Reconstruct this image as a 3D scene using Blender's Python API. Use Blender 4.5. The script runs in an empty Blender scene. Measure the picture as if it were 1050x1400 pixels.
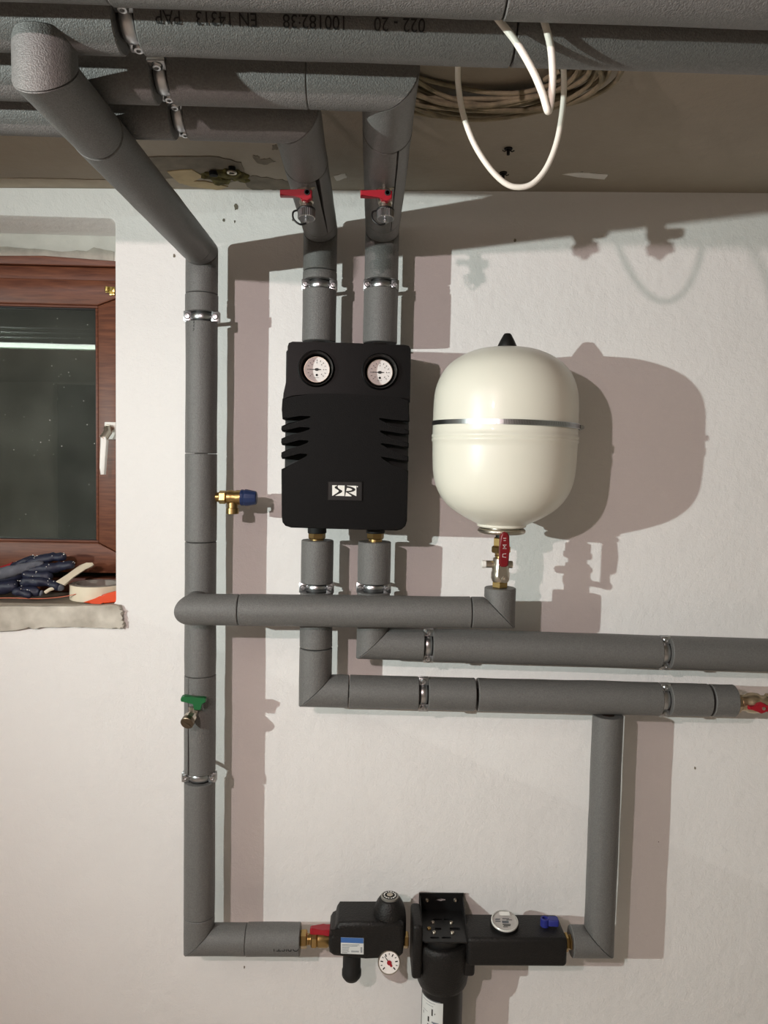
import bpy, bmesh, math, random
from mathutils import Vector, Matrix, noise
random.seed(7)
PI = math.pi
C = bpy.context.scene.collection
S = bpy.context.scene

# ------------------------------------------------------------------ camera
F = 1050.0                                   # focal length in pixels of a 1050x1400 frame
CAM = Vector((0, -1.65, 1.5))
yw, pt, rl = math.radians(1.2), math.radians(3.7), math.radians(1.2)
FWD = Vector((math.sin(yw)*math.cos(pt), math.cos(yw)*math.cos(pt), -math.sin(pt)))
_R = Vector((math.cos(yw), -math.sin(yw), 0)); _U = _R.cross(FWD)
UP = (_U*math.cos(rl) - _R*math.sin(rl)).normalized(); RT = FWD.cross(UP)
cd = bpy.data.cameras.new('camera'); cam = bpy.data.objects.new('camera', cd); C.objects.link(cam)
cd.sensor_fit = 'AUTO'; cd.sensor_width = 36; cd.lens = F/1400*36; cd.clip_start = .01
cam.matrix_world = Matrix(((RT.x, UP.x, -FWD.x, CAM.x), (RT.y, UP.y, -FWD.y, CAM.y), (RT.z, UP.z, -FWD.z, CAM.z), (0, 0, 0, 1)))
S.camera = cam

# ------------------------------------------------------------------ light
w = bpy.data.worlds.new('night'); S.world = w; w.use_nodes = True
w.node_tree.nodes['Background'].inputs[0].default_value = (.10, .12, .10, 1)
w.node_tree.nodes['Background'].inputs[1].default_value = .12
def lamp(name, loc, power, col, rad, kind='POINT'):
    l = bpy.data.lights.new(name, kind); l.energy = power; l.color = col; l.shadow_soft_size = rad
    o = bpy.data.objects.new(name, l); o.location = loc; C.objects.link(o); return o
fl = lamp('cool_flood_lamp', (-1.84, -1.83, 1.62), 200, (.90, 1.0, .955), .012, 'SPOT')
fl.data.spot_size = math.radians(122); fl.data.spot_blend = 1.0
fl.rotation_euler = Vector((math.sin(math.radians(73)), math.cos(math.radians(73)), .01)).to_track_quat('-Z', 'Y').to_euler()
lamp('warm_lamp', (-.66, -1.92, 1.84), 48, (1.0, .81, .795), .014)
S.view_settings.view_transform = 'Standard'; S.view_settings.look = 'None'
S.view_settings.gamma = 1; S.view_settings.use_curve_mapping = False
S.view_settings.exposure = 0.0

def K(px, py, h):                            # point seen at a pixel, h metres in front of the wall
    v = FWD + RT*((px-525)/F) + UP*((700-py)/F)
    return CAM + v*((1.65-h)/v.y)
def KZ(px, py, z):                           # point seen at a pixel, on a horizontal plane
    v = FWD + RT*((px-525)/F) + UP*((700-py)/F)
    return CAM + v*((z-CAM.z)/v.z)

# ------------------------------------------------------------------ materials
def lin(c): return tuple(((x/255+.055)/1.055)**2.4 if x > 10 else x/255/12.92 for x in c) + (1,)
def mat(name, col, rough=.5, metal=0, bump=0, scale=200, var=0, vscale=20, spec=.5, coat=0, detail=3, col2=None):
    m = bpy.data.materials.new(name); m.use_nodes = True; nt = m.node_tree; b = nt.nodes['Principled BSDF']
    b.inputs['Base Color'].default_value = lin(col); b.inputs['Roughness'].default_value = rough
    b.inputs['Metallic'].default_value = metal; b.inputs['Specular IOR Level'].default_value = spec
    b.inputs['Coat Weight'].default_value = coat; b.inputs['Coat Roughness'].default_value = .06
    tc = nt.nodes.new('ShaderNodeTexCoord')
    if var:
        n = nt.nodes.new('ShaderNodeTexNoise'); n.inputs['Scale'].default_value = vscale; n.inputs['Detail'].default_value = 4
        nt.links.new(tc.outputs['Object'], n.inputs['Vector'])
        r = nt.nodes.new('ShaderNodeValToRGB'); c = lin(col)
        r.color_ramp.elements[0].position = .3; r.color_ramp.elements[1].position = .7
        r.color_ramp.elements[0].color = lin(col2) if col2 else tuple(x*(1-var) for x in c[:3])+(1,)
        r.color_ramp.elements[1].color = c
        nt.links.new(n.outputs['Fac'], r.inputs[0]); nt.links.new(r.outputs[0], b.inputs['Base Color'])
    if bump:
        n = nt.nodes.new('ShaderNodeTexNoise'); n.inputs['Scale'].default_value = scale; n.inputs['Detail'].default_value = detail
        nt.links.new(tc.outputs['Object'], n.inputs['Vector'])
        bp = nt.nodes.new('ShaderNodeBump'); bp.inputs['Strength'].default_value = bump; bp.inputs['Distance'].default_value = .002
        nt.links.new(n.outputs['Fac'], bp.inputs['Height']); nt.links.new(bp.outputs[0], b.inputs['Normal'])
    return m
M = {}
M['foam'] = mat('grey_foam', (111, 110, 108), .46, 0, .55, 620, .3, 380, .5)
M['foam_dark'] = mat('foam_slit', (14, 14, 14), .9)
M['pipe'] = mat('pipe_shadowed_copper', (60, 45, 36), .5, .3)
M['print'] = mat('black_print', (20, 20, 20), .7)
M['plastic'] = mat('black_textured_plastic', (11, 10, 10), .5, 0, .4, 600, 0, 10, .12)
M['plastic_up'] = mat('black_satin_plastic', (9, 9, 9), .42, 0, .12, 700, 0, 10, .16)
M['core'] = mat('black_inside', (8, 8, 8), .7)
M['epp'] = mat('black_moulded_foam', (26, 24, 23), .48, 0, .6, 330, .3, 300, .32)
M['satin'] = mat('black_satin', (16, 15, 15), .4, 0, .08, 500, 0, 10, .45)
M['bracket'] = mat('black_bracket', (14, 14, 15), .45, 0, .05, 300)
M['brass'] = mat('brass', (176, 148, 98), .34, 1, .05, 300)
M['nickel'] = mat('nickel', (192, 184, 170), .3, .95, .04, 300)
M['steel'] = mat('zinc_steel', (190, 192, 194), .3, 1, .05, 200)
M['rubber'] = mat('black_rubber', (12, 12, 12), .55)
M['enamel'] = mat('cream_enamel', (230, 228, 214), .36, 0, .05, 38, 0, 10, .4, .22)
M['red'] = mat('red_paint', (152, 16, 34), .4)
M['darkred'] = mat('dark_red_grip', (112, 10, 20), .4)
M['green'] = mat('green_plastic', (12, 92, 46), .45)
M['blue'] = mat('blue_plastic', (38, 44, 122), .45)
M['navycap'] = mat('dark_blue_cap', (26, 44, 84), .5)
M['white'] = mat('white_plastic', (235, 233, 228), .4)
M['cable'] = mat('white_cable_sheath', (238, 233, 222), .45)
M['dusty'] = mat('dusty_cable_sheath', (150, 138, 112), .8, 0, .3, 200, .5, 50)
M['dial'] = mat('dial_face', (236, 230, 226), .5)
M['ink'] = mat('dial_ink', (30, 28, 28), .6)
M['label'] = mat('label_paper', (214, 216, 214), .45)
M['labelblue'] = mat('label_blue', (60, 104, 168), .45)
M['labelgrey'] = mat('label_grey', (120, 126, 134), .5)
M['mortar'] = mat('grey_mortar', (176, 170, 160), .85, 0, .8, 90, .25, 40)
M['mortar_w'] = mat('white_filler', (214, 211, 204), .8, 0, .7, 60, .12, 25)
M['mortar_mix'] = mat('smeared_mortar', (222, 216, 204), .85, 0, .9, 70, .3, 16, .5, 0, 5, (158, 150, 138))
M['sillboard'] = mat('sill_board', (140, 130, 116), .8, 0, .3, 60, .3, 30)
M['navy'] = mat('navy_rubber_glove', (28, 32, 56), .55, 0, .5, 120, .3, 60)
M['greyknit'] = mat('grey_glove_knit', (104, 106, 116), .85, 0, .6, 500, .35, 60)
M['tape'] = mat('cream_paper_tape', (226, 214, 190), .6, 0, .1, 100, .08, 40)
M['tapeside'] = mat('tape_roll_side', (150, 142, 134), .7, 0, .3, 200, .25, 60)
M['orange'] = mat('orange_plastic', (224, 74, 28), .4)
M['toolred'] = mat('red_tool_grip', (150, 24, 34), .4)
M['goldmetal'] = mat('yellow_zinc', (206, 186, 116), .3, 1, .2, 120)
M['patch'] = mat('grey_plaster_patch', (128, 120, 106), .9, 0, .8, 60, .35, 35)
M['paper'] = mat('torn_paper', (186, 166, 128), .8, 0, .2, 60, .2, 40)
M['crust'] = mat('green_crust', (112, 106, 62), .9, 0, 1., 90, .6, 70, .2, 0, 3, (58, 52, 34))
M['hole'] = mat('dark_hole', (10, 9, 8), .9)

def wall_mat(name, base, spots, bump=.25):
    m = mat(name, base, .6, 0, 0, 1, 0, 1, .3); nt = m.node_tree; b = nt.nodes['Principled BSDF']
    tc = nt.nodes.new('ShaderNodeTexCoord')
    def nz(scale, detail, rough=.5):
        n = nt.nodes.new('ShaderNodeTexNoise'); n.inputs['Scale'].default_value = scale; n.inputs['Detail'].default_value = detail
        n.inputs['Roughness'].default_value = rough; nt.links.new(tc.outputs['Object'], n.inputs['Vector']); return n
    a, c, d = nz(9, 3), nz(45, 5, .6), nz(330, 2)
    ad = nt.nodes.new('ShaderNodeMath'); ad.operation = 'MULTIPLY_ADD'; ad.inputs[1].default_value = .30
    nt.links.new(d.outputs['Fac'], ad.inputs[0]); nt.links.new(c.outputs['Fac'], ad.inputs[2])
    ad2 = nt.nodes.new('ShaderNodeMath'); ad2.operation = 'MULTIPLY_ADD'; ad2.inputs[1].default_value = 1.5
    nt.links.new(a.outputs['Fac'], ad2.inputs[0]); nt.links.new(ad.outputs[0], ad2.inputs[2])
    bp = nt.nodes.new('ShaderNodeBump'); bp.inputs['Strength'].default_value = bump; bp.inputs['Distance'].default_value = .006
    nt.links.new(ad2.outputs[0], bp.inputs['Height']); nt.links.new(bp.outputs[0], b.inputs['Normal'])
    r = nt.nodes.new('ShaderNodeValToRGB'); r.color_ramp.elements[0].position = .25; r.color_ramp.elements[1].position = .75
    k = lin(base); r.color_ramp.elements[0].color = tuple(x*spots for x in k[:3])+(1,); r.color_ramp.elements[1].color = k
    big = nz(2.2, 6, .65); nt.links.new(big.outputs['Fac'], r.inputs[0])
    v = nt.nodes.new('ShaderNodeTexVoronoi'); v.inputs['Scale'].default_value = 7.0; v.inputs['Randomness'].default_value = 1
    nt.links.new(tc.outputs['Object'], v.inputs['Vector'])
    lt = nt.nodes.new('ShaderNodeMath'); lt.operation = 'LESS_THAN'; lt.inputs[1].default_value = .022
    nt.links.new(v.outputs['Distance'], lt.inputs[0])
    mx = nt.nodes.new('ShaderNodeMix'); mx.data_type = 'RGBA'; mx.inputs['B'].default_value = lin((88, 78, 66))
    nt.links.new(lt.outputs[0], mx.inputs['Factor']); nt.links.new(r.outputs[0], mx.inputs['A'])
    nt.links.new(mx.outputs['Result'], b.inputs['Base Color'])
    return m
M['wall'] = wall_mat('white_painted_plaster', (232, 229, 227), .95, .4)
M['ceiling'] = wall_mat('dingy_painted_ceiling', (160, 150, 134), .74, .3)
M['ceil_fill'] = mat('ceiling_filler', (176, 164, 146), .85, 0, .5, 60, .15, 30)
M['floor'] = mat('concrete_floor', (196, 186, 176), .8, 0, .2, 40, .1, 8)
M['roomwall'] = mat('plain_plaster', (164, 162, 152), .8)

def wood_mat():
    m = mat('brown_stained_wood', (116, 66, 46), .42, 0, 0, 1, 0, 1, .3); nt = m.node_tree; b = nt.nodes['Principled BSDF']
    tc = nt.nodes.new('ShaderNodeTexCoord'); mp = nt.nodes.new('ShaderNodeMapping'); mp.inputs['Scale'].default_value = (6, 60, 60)
    n = nt.nodes.new('ShaderNodeTexNoise'); n.inputs['Scale'].default_value = 3; n.inputs['Detail'].default_value = 6
    r = nt.nodes.new('ShaderNodeValToRGB'); r.color_ramp.elements[0].position = .3; r.color_ramp.elements[1].position = .75
    r.color_ramp.elements[0].color = lin((86, 48, 33)); r.color_ramp.elements[1].color = lin((122, 74, 51))
    nt.links.new(tc.outputs['Object'], mp.inputs[0]); nt.links.new(mp.outputs[0], n.inputs['Vector'])
    nt.links.new(n.outputs['Fac'], r.inputs[0]); nt.links.new(r.outputs[0], b.inputs['Base Color'])
    return m
M['wood'] = wood_mat()
def glass_mat():
    m = bpy.data.materials.new('dusty_window_glass'); m.use_nodes = True; nt = m.node_tree; nt.nodes.clear()
    out = nt.nodes.new('ShaderNodeOutputMaterial'); tr = nt.nodes.new('ShaderNodeBsdfTransparent'); tr.inputs[0].default_value = (.75, .8, .75, 1)
    gl = nt.nodes.new('ShaderNodeBsdfGlossy'); gl.inputs['Roughness'].default_value = .003
    fr = nt.nodes.new('ShaderNodeFresnel'); fr.inputs['IOR'].default_value = 1.75
    mx = nt.nodes.new('ShaderNodeMixShader'); nt.links.new(fr.outputs[0], mx.inputs[0]); nt.links.new(tr.outputs[0], mx.inputs[1]); nt.links.new(gl.outputs[0], mx.inputs[2])
    df = nt.nodes.new('ShaderNodeBsdfDiffuse'); df.inputs[0].default_value = (.6, .6, .57, 1)
    tc = nt.nodes.new('ShaderNodeTexCoord')
    v = nt.nodes.new('ShaderNodeTexVoronoi'); v.inputs['Scale'].default_value = 48; nt.links.new(tc.outputs['Object'], v.inputs['Vector'])
    n = nt.nodes.new('ShaderNodeTexNoise'); n.inputs['Scale'].default_value = 7; n.inputs['Detail'].default_value = 5; nt.links.new(tc.outputs['Object'], n.inputs['Vector'])
    lt = nt.nodes.new('ShaderNodeMath'); lt.operation = 'LESS_THAN'; lt.inputs[1].default_value = .06; nt.links.new(v.outputs['Distance'], lt.inputs[0])
    gt = nt.nodes.new('ShaderNodeMath'); gt.operation = 'GREATER_THAN'; gt.inputs[1].default_value = .46; nt.links.new(n.outputs['Fac'], gt.inputs[0])
    ml = nt.nodes.new('ShaderNodeMath'); ml.operation = 'MULTIPLY'; nt.links.new(lt.outputs[0], ml.inputs[0]); nt.links.new(gt.outputs[0], ml.inputs[1])
    hz = nt.nodes.new('ShaderNodeMath'); hz.operation = 'MULTIPLY_ADD'; hz.inputs[1].default_value = .7; nt.links.new(ml.outputs[0], hz.inputs[0])
    h2 = nt.nodes.new('ShaderNodeMath'); h2.operation = 'MULTIPLY'; h2.inputs[1].default_value = .10; nt.links.new(n.outputs['Fac'], h2.inputs[0])
    nt.links.new(h2.outputs[0], hz.inputs[2])
    m2 = nt.nodes.new('ShaderNodeMixShader'); nt.links.new(hz.outputs[0], m2.inputs[0]); nt.links.new(mx.outputs[0], m2.inputs[1]); nt.links.new(df.outputs[0], m2.inputs[2])
    nt.links.new(m2.outputs[0], out.inputs[0]); return m
M['glass'] = glass_mat()
def clear_mat():
    m = mat('clear_plastic', (245, 245, 245), .06); b = m.node_tree.nodes['Principled BSDF']
    b.inputs['Transmission Weight'].default_value = 1; b.inputs['IOR'].default_value = 1.2; return m
M['clear'] = clear_mat()
def emit_mat(col, s):
    m = bpy.data.materials.new('lit_tube'); m.use_nodes = True; nt = m.node_tree; nt.nodes.clear()
    o = nt.nodes.new('ShaderNodeOutputMaterial'); e = nt.nodes.new('ShaderNodeEmission'); e.inputs[0].default_value = col; e.inputs[1].default_value = s
    nt.links.new(e.outputs[0], o.inputs[0]); return m
M['tube'] = emit_mat((.92, 1, .92, 1), 9)

# ------------------------------------------------------------------ object helpers
ORG = {}
def thing(name, label, cat, loc, group=None):
    o = bpy.data.objects.new(name, None); C.objects.link(o); o.location = loc; o.empty_display_size = .02
    o['label'] = label; o['category'] = cat
    if group: o['group'] = group
    ORG[o.name] = Vector(loc); return o
def obj(name, bm, m, parent=None, label=None, flat=False, ang=35, loc=None):
    bmesh.ops.recalc_face_normals(bm, faces=bm.faces)
    org = ORG[parent.name] if parent else (Vector(loc) if loc is not None else Vector((0, 0, 0)))
    for v in bm.verts: v.co -= org
    me = bpy.data.meshes.new(name); bm.to_mesh(me); bm.free()
    me.materials.append(M[m] if isinstance(m, str) else m)
    if not flat:
        me.shade_smooth(); me.set_sharp_from_angle(angle=math.radians(ang))
        for p in me.polygons:
            if p.loop_total > 6: p.use_smooth = False
    o = bpy.data.objects.new(name, me); C.objects.link(o)
    if parent: o.parent = parent
    elif loc is not None: o.location = loc
    ORG[o.name] = org
    if label: o['label'] = label
    return o
def tag(o, label, cat, group=None):
    o['label'] = label; o['category'] = cat
    if group: o['group'] = group
    return o
def struct(o): o['kind'] = 'structure'; return o
def copy_thing(root, mw, label):
    r = root.copy(); C.objects.link(r); r.matrix_basis = mw; r['label'] = label
    for ch in list(root.children):
        c = ch.copy(); C.objects.link(c); c.parent = r
        for g in list(ch.children):
            d = g.copy(); C.objects.link(d); d.parent = c
    return r
def perp(d):
    d = d.normalized(); a = Vector((0, 0, 1)) if abs(d.z) < .9 else Vector((1, 0, 0))
    u = a.cross(d).normalized(); return u, d.cross(u)
def V(*a): return Vector(a)

def lathe(bm, prof, org, d, seg=32, rot=0.0):
    """prof: (radius, distance along d)"""
    org = Vector(org); d = Vector(d).normalized(); u, v = perp(d); rings = []
    for r, t in prof:
        if r < 1e-6: rings.append([bm.verts.new(org + d*t)])
        else: rings.append([bm.verts.new(org + d*t + (u*math.cos(rot+2*PI*i/seg) + v*math.sin(rot+2*PI*i/seg))*r) for i in range(seg)])
    for a, b in zip(rings, rings[1:]):
        for i in range(seg):
            j = (i+1) % seg
            if len(a) == 1 and len(b) == 1: continue
            if len(a) == 1: bm.faces.new((a[0], b[j], b[i]))
            elif len(b) == 1: bm.faces.new((a[i], a[j], b[0]))
            else: bm.faces.new((a[i], a[j], b[j], b[i]))
    if tuple(prof[0]) == tuple(prof[-1]):
        bmesh.ops.remove_doubles(bm, verts=rings[0]+rings[-1], dist=1e-7); return bm
    if len(rings[0]) > 1: bm.faces.new(rings[0][::-1])
    if len(rings[-1]) > 1: bm.faces.new(rings[-1])
    return bm
def cyl(bm, p0, p1, r, seg=24, ch=0.0, rot=0.0):
    p0, p1 = Vector(p0), Vector(p1); L = (p1-p0).length
    pr = [(r, 0), (r, L)] if not ch else [(r-ch, 0), (r, ch), (r, L-ch), (r-ch, L)]
    return lathe(bm, pr, p0, p1-p0, seg, rot)
def hexnut(bm, p0, p1, r, rot=0.0): return cyl(bm, p0, p1, r, 6, min(r*.12, (Vector(p1)-Vector(p0)).length*.2), rot)
def torus(bm, c, axis, R, r, seg=40, s2=12, sq=1.0):
    c = Vector(c); u, v = perp(Vector(axis)); a = Vector(axis).normalized(); g = []
    for i in range(seg):
        t = 2*PI*i/seg; e = u*math.cos(t) + v*math.sin(t)*sq
        g.append([bm.verts.new(c + e*R + (e*math.cos(2*PI*k/s2) + a*math.sin(2*PI*k/s2))*r) for k in range(s2)])
    for i in range(seg):
        for k in range(s2):
            bm.faces.new((g[i][k], g[(i+1) % seg][k], g[(i+1) % seg][(k+1) % s2], g[i][(k+1) % s2]))
    return bm
def tube(bm, pts, r, seg=12, smooth=0, closed=False):
    pts = [Vector(p) for p in pts]
    if smooth:
        q = []; n = len(pts)
        for i in range(n-1):
            p0, p1, p2, p3 = pts[max(i-1, 0)], pts[i], pts[i+1], pts[min(i+2, n-1)]
            for k in range(smooth):
                t = k/smooth
                q.append(.5*((2*p1) + (p2-p0)*t + (2*p0-5*p1+4*p2-p3)*t*t + (3*p1-p0-3*p2+p3)*t**3))
        pts = q + [pts[-1]]
    rings = []; u = None
    for i, p in enumerate(pts):
        d = (pts[min(i+1, len(pts)-1)] - pts[max(i-1, 0)])
        d = d.normalized() if d.length > 1e-9 else Vector((0, 0, 1))
        if u is None: u, _ = perp(d)
        u = (u - d*u.dot(d)).normalized(); v = d.cross(u)
        rr = r(i/(len(pts)-1)) if callable(r) else r
        rings.append([bm.verts.new(p + (u*math.cos(2*PI*k/seg) + v*math.sin(2*PI*k/seg))*rr) for k in range(seg)])
    for a, b in zip(rings, rings[1:]):
        for k in range(seg): bm.faces.new((a[k], a[(k+1) % seg], b[(k+1) % seg], b[k]))
    bm.faces.new(rings[0][::-1]); bm.faces.new(rings[-1]); return bm
def box(bm, c, s, bev=0.0, seg=2, mat3=None):
    r = bmesh.ops.create_cube(bm, size=1); vs = r['verts']
    for v in vs: v.co = Vector((v.co.x*s[0], v.co.y*s[1], v.co.z*s[2]))
    if bev:
        es = list({e for v in vs for e in v.link_edges})
        rb = bmesh.ops.bevel(bm, geom=es, offset=bev, segments=seg, affect='EDGES', profile=.5)
        vs = [v for v in bm.verts if v in set(rb['verts']) or v in set(vs)] if False else list({v for f in rb['faces'] for v in f.verts} | {v for v in vs if v.is_valid})
    for v in vs: v.co = (mat3 @ v.co if mat3 else v.co) + Vector(c)
    return bm
def prism(bm, pts, vec, bev=0.0, seg=2):
    """extrude a closed outline (list of 3D points, the front) by vec (towards the back)"""
    pts = [Vector(p) for p in pts]; f = [bm.verts.new(p) for p in pts]; b = [bm.verts.new(p+Vector(vec)) for p in pts]
    n = len(pts); ff = bm.faces.new(f); bm.faces.new(b[::-1])
    for i in range(n): bm.faces.new((f[i], f[(i+1) % n], b[(i+1) % n], b[i]))
    if bev:
        bmesh.ops.bevel(bm, geom=[e for e in ff.edges], offset=bev, segments=seg, affect='EDGES', profile=.5, clamp_overlap=True)
    return bm
def holed(bm, outer, holes, vec):
    """plate with holes; outer and holes are loops of 3D points on the front plane, vec the depth"""
    loops = []
    for lp in [outer]+holes: loops.append([bm.verts.new(Vector(p)) for p in lp])
    from mathutils.geometry import tessellate_polygon
    flat = [v for l in loops for v in l]
    for tri in tessellate_polygon([[v.co.copy() for v in l] for l in loops]):
        try: bm.faces.new([flat[k] for k in tri])
        except ValueError: pass
    for vs in loops:
        bk = [bm.verts.new(v.co+Vector(vec)) for v in vs]; n = len(vs)
        for i in range(n): bm.faces.new((vs[i], vs[(i+1) % n], bk[(i+1) % n], bk[i]))
    return bm
def circ(c, u, v, r, n=32): return [Vector(c) + u*r*math.cos(2*PI*i/n) + v*r*math.sin(2*PI*i/n) for i in range(n)]
X, Y, Z = V(1, 0, 0), V(0, 1, 0), V(0, 0, 1)

def sleeve(bm, p0, p1, r, n0=None, n1=None, ri=.0135, seg=56, ch=.0013, slit=None, wob=.0005):
    """foam sleeve: an annular tube between two cut planes; slit = (direction, half width at start, at end)"""
    p0, p1 = Vector(p0), Vector(p1); d = (p1-p0).normalized(); L = (p1-p0).length
    n0 = n0 or d; n1 = n1 or d; sd = random.random()*50
    if slit:
        u = (slit[0] - d*slit[0].dot(d)).normalized(); v = d.cross(u)
    else: u, v = perp(d)
    def t0(o): return -(o.dot(n0))/d.dot(n0)
    def t1(o): return L - (o.dot(n1))/d.dot(n1)
    nmid = max(2, min(14, int(L/.035)))
    spec = [(ri, 0, 0)] + [(r-ch, 0, 0), (r, 0, ch)] + [(r, k/nmid, 0) for k in range(1, nmid)] + [(r, 1, -ch), (r-ch, 1, 0)] + [(ri, 1, 0)]
    rings = []
    for rr, s, off in spec:
        ring = []; w_ = 0
        if slit:
            w_ = (slit[1]*(1-s) + slit[2]*s)/r
        N = seg if not slit else seg+1
        for i in range(N):
            a = 2*PI*i/seg if not slit else w_ + (2*PI-2*w_)*i/seg
            e = u*math.cos(a) + v*math.sin(a); q = rr
            if rr == r and 0 < s < 1: q = rr + wob*(noise.noise(V(math.cos(a)*1.5, math.sin(a)*1.5, s*L*14+sd)))*2
            o = e*q; a0, a1 = t0(o), t1(o)
            ring.append(bm.verts.new(p0 + o + d*(a0 + (a1-a0)*s + off)))
        rings.append(ring)
    m = len(rings); N = len(rings[0])
    for k in range(m):
        a, b = rings[k], rings[(k+1) % m]
        for i in range(seg):
            j = (i+1) if slit else (i+1) % N
            bm.faces.new((a[i], a[j], b[j], b[i]))
    if slit:
        bm.faces.new([g[0] for g in rings][::-1]); bm.faces.new([g[-1] for g in rings])
    return bm
def run(root, pts, r, pieces, core=.0128):
    """a pipe run with mitred foam sleeves: pieces[i] = list of (t0, t1, dr, slit) along segment i"""
    pts = [Vector(p) for p in pts]; n = len(pts)-1
    D = [(pts[i+1]-pts[i]).normalized() for i in range(n)]
    bm = bmesh.new()
    for i in range(n): cyl(bm, pts[i], pts[i+1], core, 20)
    for p in pts[1:-1]: bmesh.ops.create_uvsphere(bm, u_segments=16, v_segments=8, radius=core, matrix=Matrix.Translation(p))
    obj('copper_pipe', bm, 'pipe', root)
    for i in range(n):
        P0, P1 = pts[i], pts[i+1]
        for pc in pieces[i]:
            a, b = pc[0], pc[1]; dr = pc[2] if len(pc) > 2 else 0; sl = pc[3] if len(pc) > 3 else None
            n0 = (D[i-1]+D[i]).normalized() if (a == 0 and i > 0) else None
            n1 = (D[i]+D[i+1]).normalized() if (b == 1 and i < n-1) else None
            q0, q1 = P0.lerp(P1, a), P0.lerp(P1, b); g = .0003
            bm = bmesh.new(); sleeve(bm, q0+D[i]*g, q1-D[i]*g, r+dr, n0, n1, slit=sl)
            obj('foam_sleeve', bm, 'foam', root)
    return D
def text_on(name, body, size, m, parent, fn, cuts=8, stretch=1.0):
    cu = bpy.data.curves.new('lettering', 'FONT'); cu.body = body; cu.size = size; cu.align_x = 'LEFT'
    o = bpy.data.objects.new('lettering', cu); C.objects.link(o)
    dg = bpy.context.evaluated_depsgraph_get(); me = bpy.data.meshes.new_from_object(o.evaluated_get(dg))
    bpy.data.objects.remove(o); bm = bmesh.new(); bm.from_mesh(me); bpy.data.meshes.remove(me)
    for k in range(1, cuts):
        g = bm.verts[:]+bm.edges[:]+bm.faces[:]
        bmesh.ops.bisect_plane(bm, geom=g, plane_co=(0, size*.75*k/cuts, 0), plane_no=(0, 1, 0))
    for v in bm.verts: v.co = fn(v.co.x*stretch, v.co.y)
    return obj(name, bm, m, parent, flat=True)
def on_cyl(p, d, c, r):
    """text runs along d on a cylinder through p, its centre line facing c"""
    d = d.normalized(); c = (c-d*c.dot(d)).normalized(); w_ = c.cross(d)
    return lambda x, y: p + d*x + (c*math.cos(y/r) + w_*math.sin(y/r))*(r+.0013)

# ------------------------------------------------------------------ the room
def CZ(x): return 2.068 + .021*x
RX0, RX1, RY = -2.9, 2.3, -3.6
WX1 = K(157, 500, 0).x; WX0 = WX1-1.05; WZ1 = K(80, 297, 0).z; WZ0 = K(80, 826, 0).z
DEEP = .20
def loop(off, y, n=5):
    r = .012; pts = []
    for cx, cz, a0 in ((WX1, WZ0, -PI/2), (WX1, WZ1, 0), (WX0, WZ1, PI/2), (WX0, WZ0, PI)):
        sx = -1 if cx == WX1 else 1; sz = 1 if cz == WZ0 else -1
        for k in range(n):
            a = a0 + PI/2*k/(n-1)
            pts.append(V(cx+sx*r+math.cos(a)*(r+off), y, cz+sz*r+math.sin(a)*(r+off)))
    return pts
bm = bmesh.new(); n = 5
rect = [V(RX1, 0, -.02), V(RX1, 0, 2.2), V(RX0, 0, 2.2), V(RX0, 0, -.02)]
ro = [bm.verts.new(p) for p in rect]
ls = [[bm.verts.new(p) for p in lp] for lp in (loop(.005, 0), loop(.0015, .0018), loop(0, .006), loop(0, DEEP))]
for a, b in zip(ls, ls[1:]):
    for i in range(len(a)): bm.faces.new((a[i], a[(i+1) % len(a)], b[(i+1) % len(a)], b[i]))
L0 = ls[0]
for c in range(4):
    for k in range(n-1): bm.faces.new((ro[c], L0[c*n+k+1], L0[c*n+k]))
    bm.faces.new((ro[c], ro[(c+1) % 4], L0[((c+1) % 4)*n], L0[c*n+n-1]))
wall = struct(obj('wall_back', bm, 'wall'))

bm = bmesh.new()
q = [bm.verts.new(V(x, y, CZ(x))) for x, y in ((RX0, 0), (RX1, 0), (RX1, RY), (RX0, RY))]; f = bm.faces.new(q)
q2 = [bm.verts.new(v.co+Z*.15) for v in q]; bm.faces.new(q2[::-1])
for i in range(4): bm.faces.new((q[i], q[(i+1) % 4], q2[(i+1) % 4], q2[i]))
ceil = struct(obj('ceiling', bm, 'ceiling'))
def slab(name, m, lo, hi, kind=True):
    b = bmesh.new(); lo, hi = Vector(lo), Vector(hi); box(b, (lo+hi)/2, hi-lo)
    o = obj(name, b, m, flat=True)
    return struct(o) if kind else o
slab('floor', 'floor', (RX0, RY, -.1), (RX1, 0, 0))
slab('wall_left', 'roomwall', (RX0-.1, RY, 0), (RX0, 0, 2.2))
slab('wall_right', 'roomwall', (RX1, RY, 0), (RX1+.1, 0, 2.2))
slab('wall_front', 'roomwall', (RX0-.1, RY-.1, 0), (RX1+.1, RY, 2.2))
# door in the wall behind the camera (seen only mirrored in the window glass)
dr = struct(obj('door_1', box(bmesh.new(), (-1.75, RY+.03, 1.0), (.9, .06, 2.0), .004), 'core'))

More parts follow.
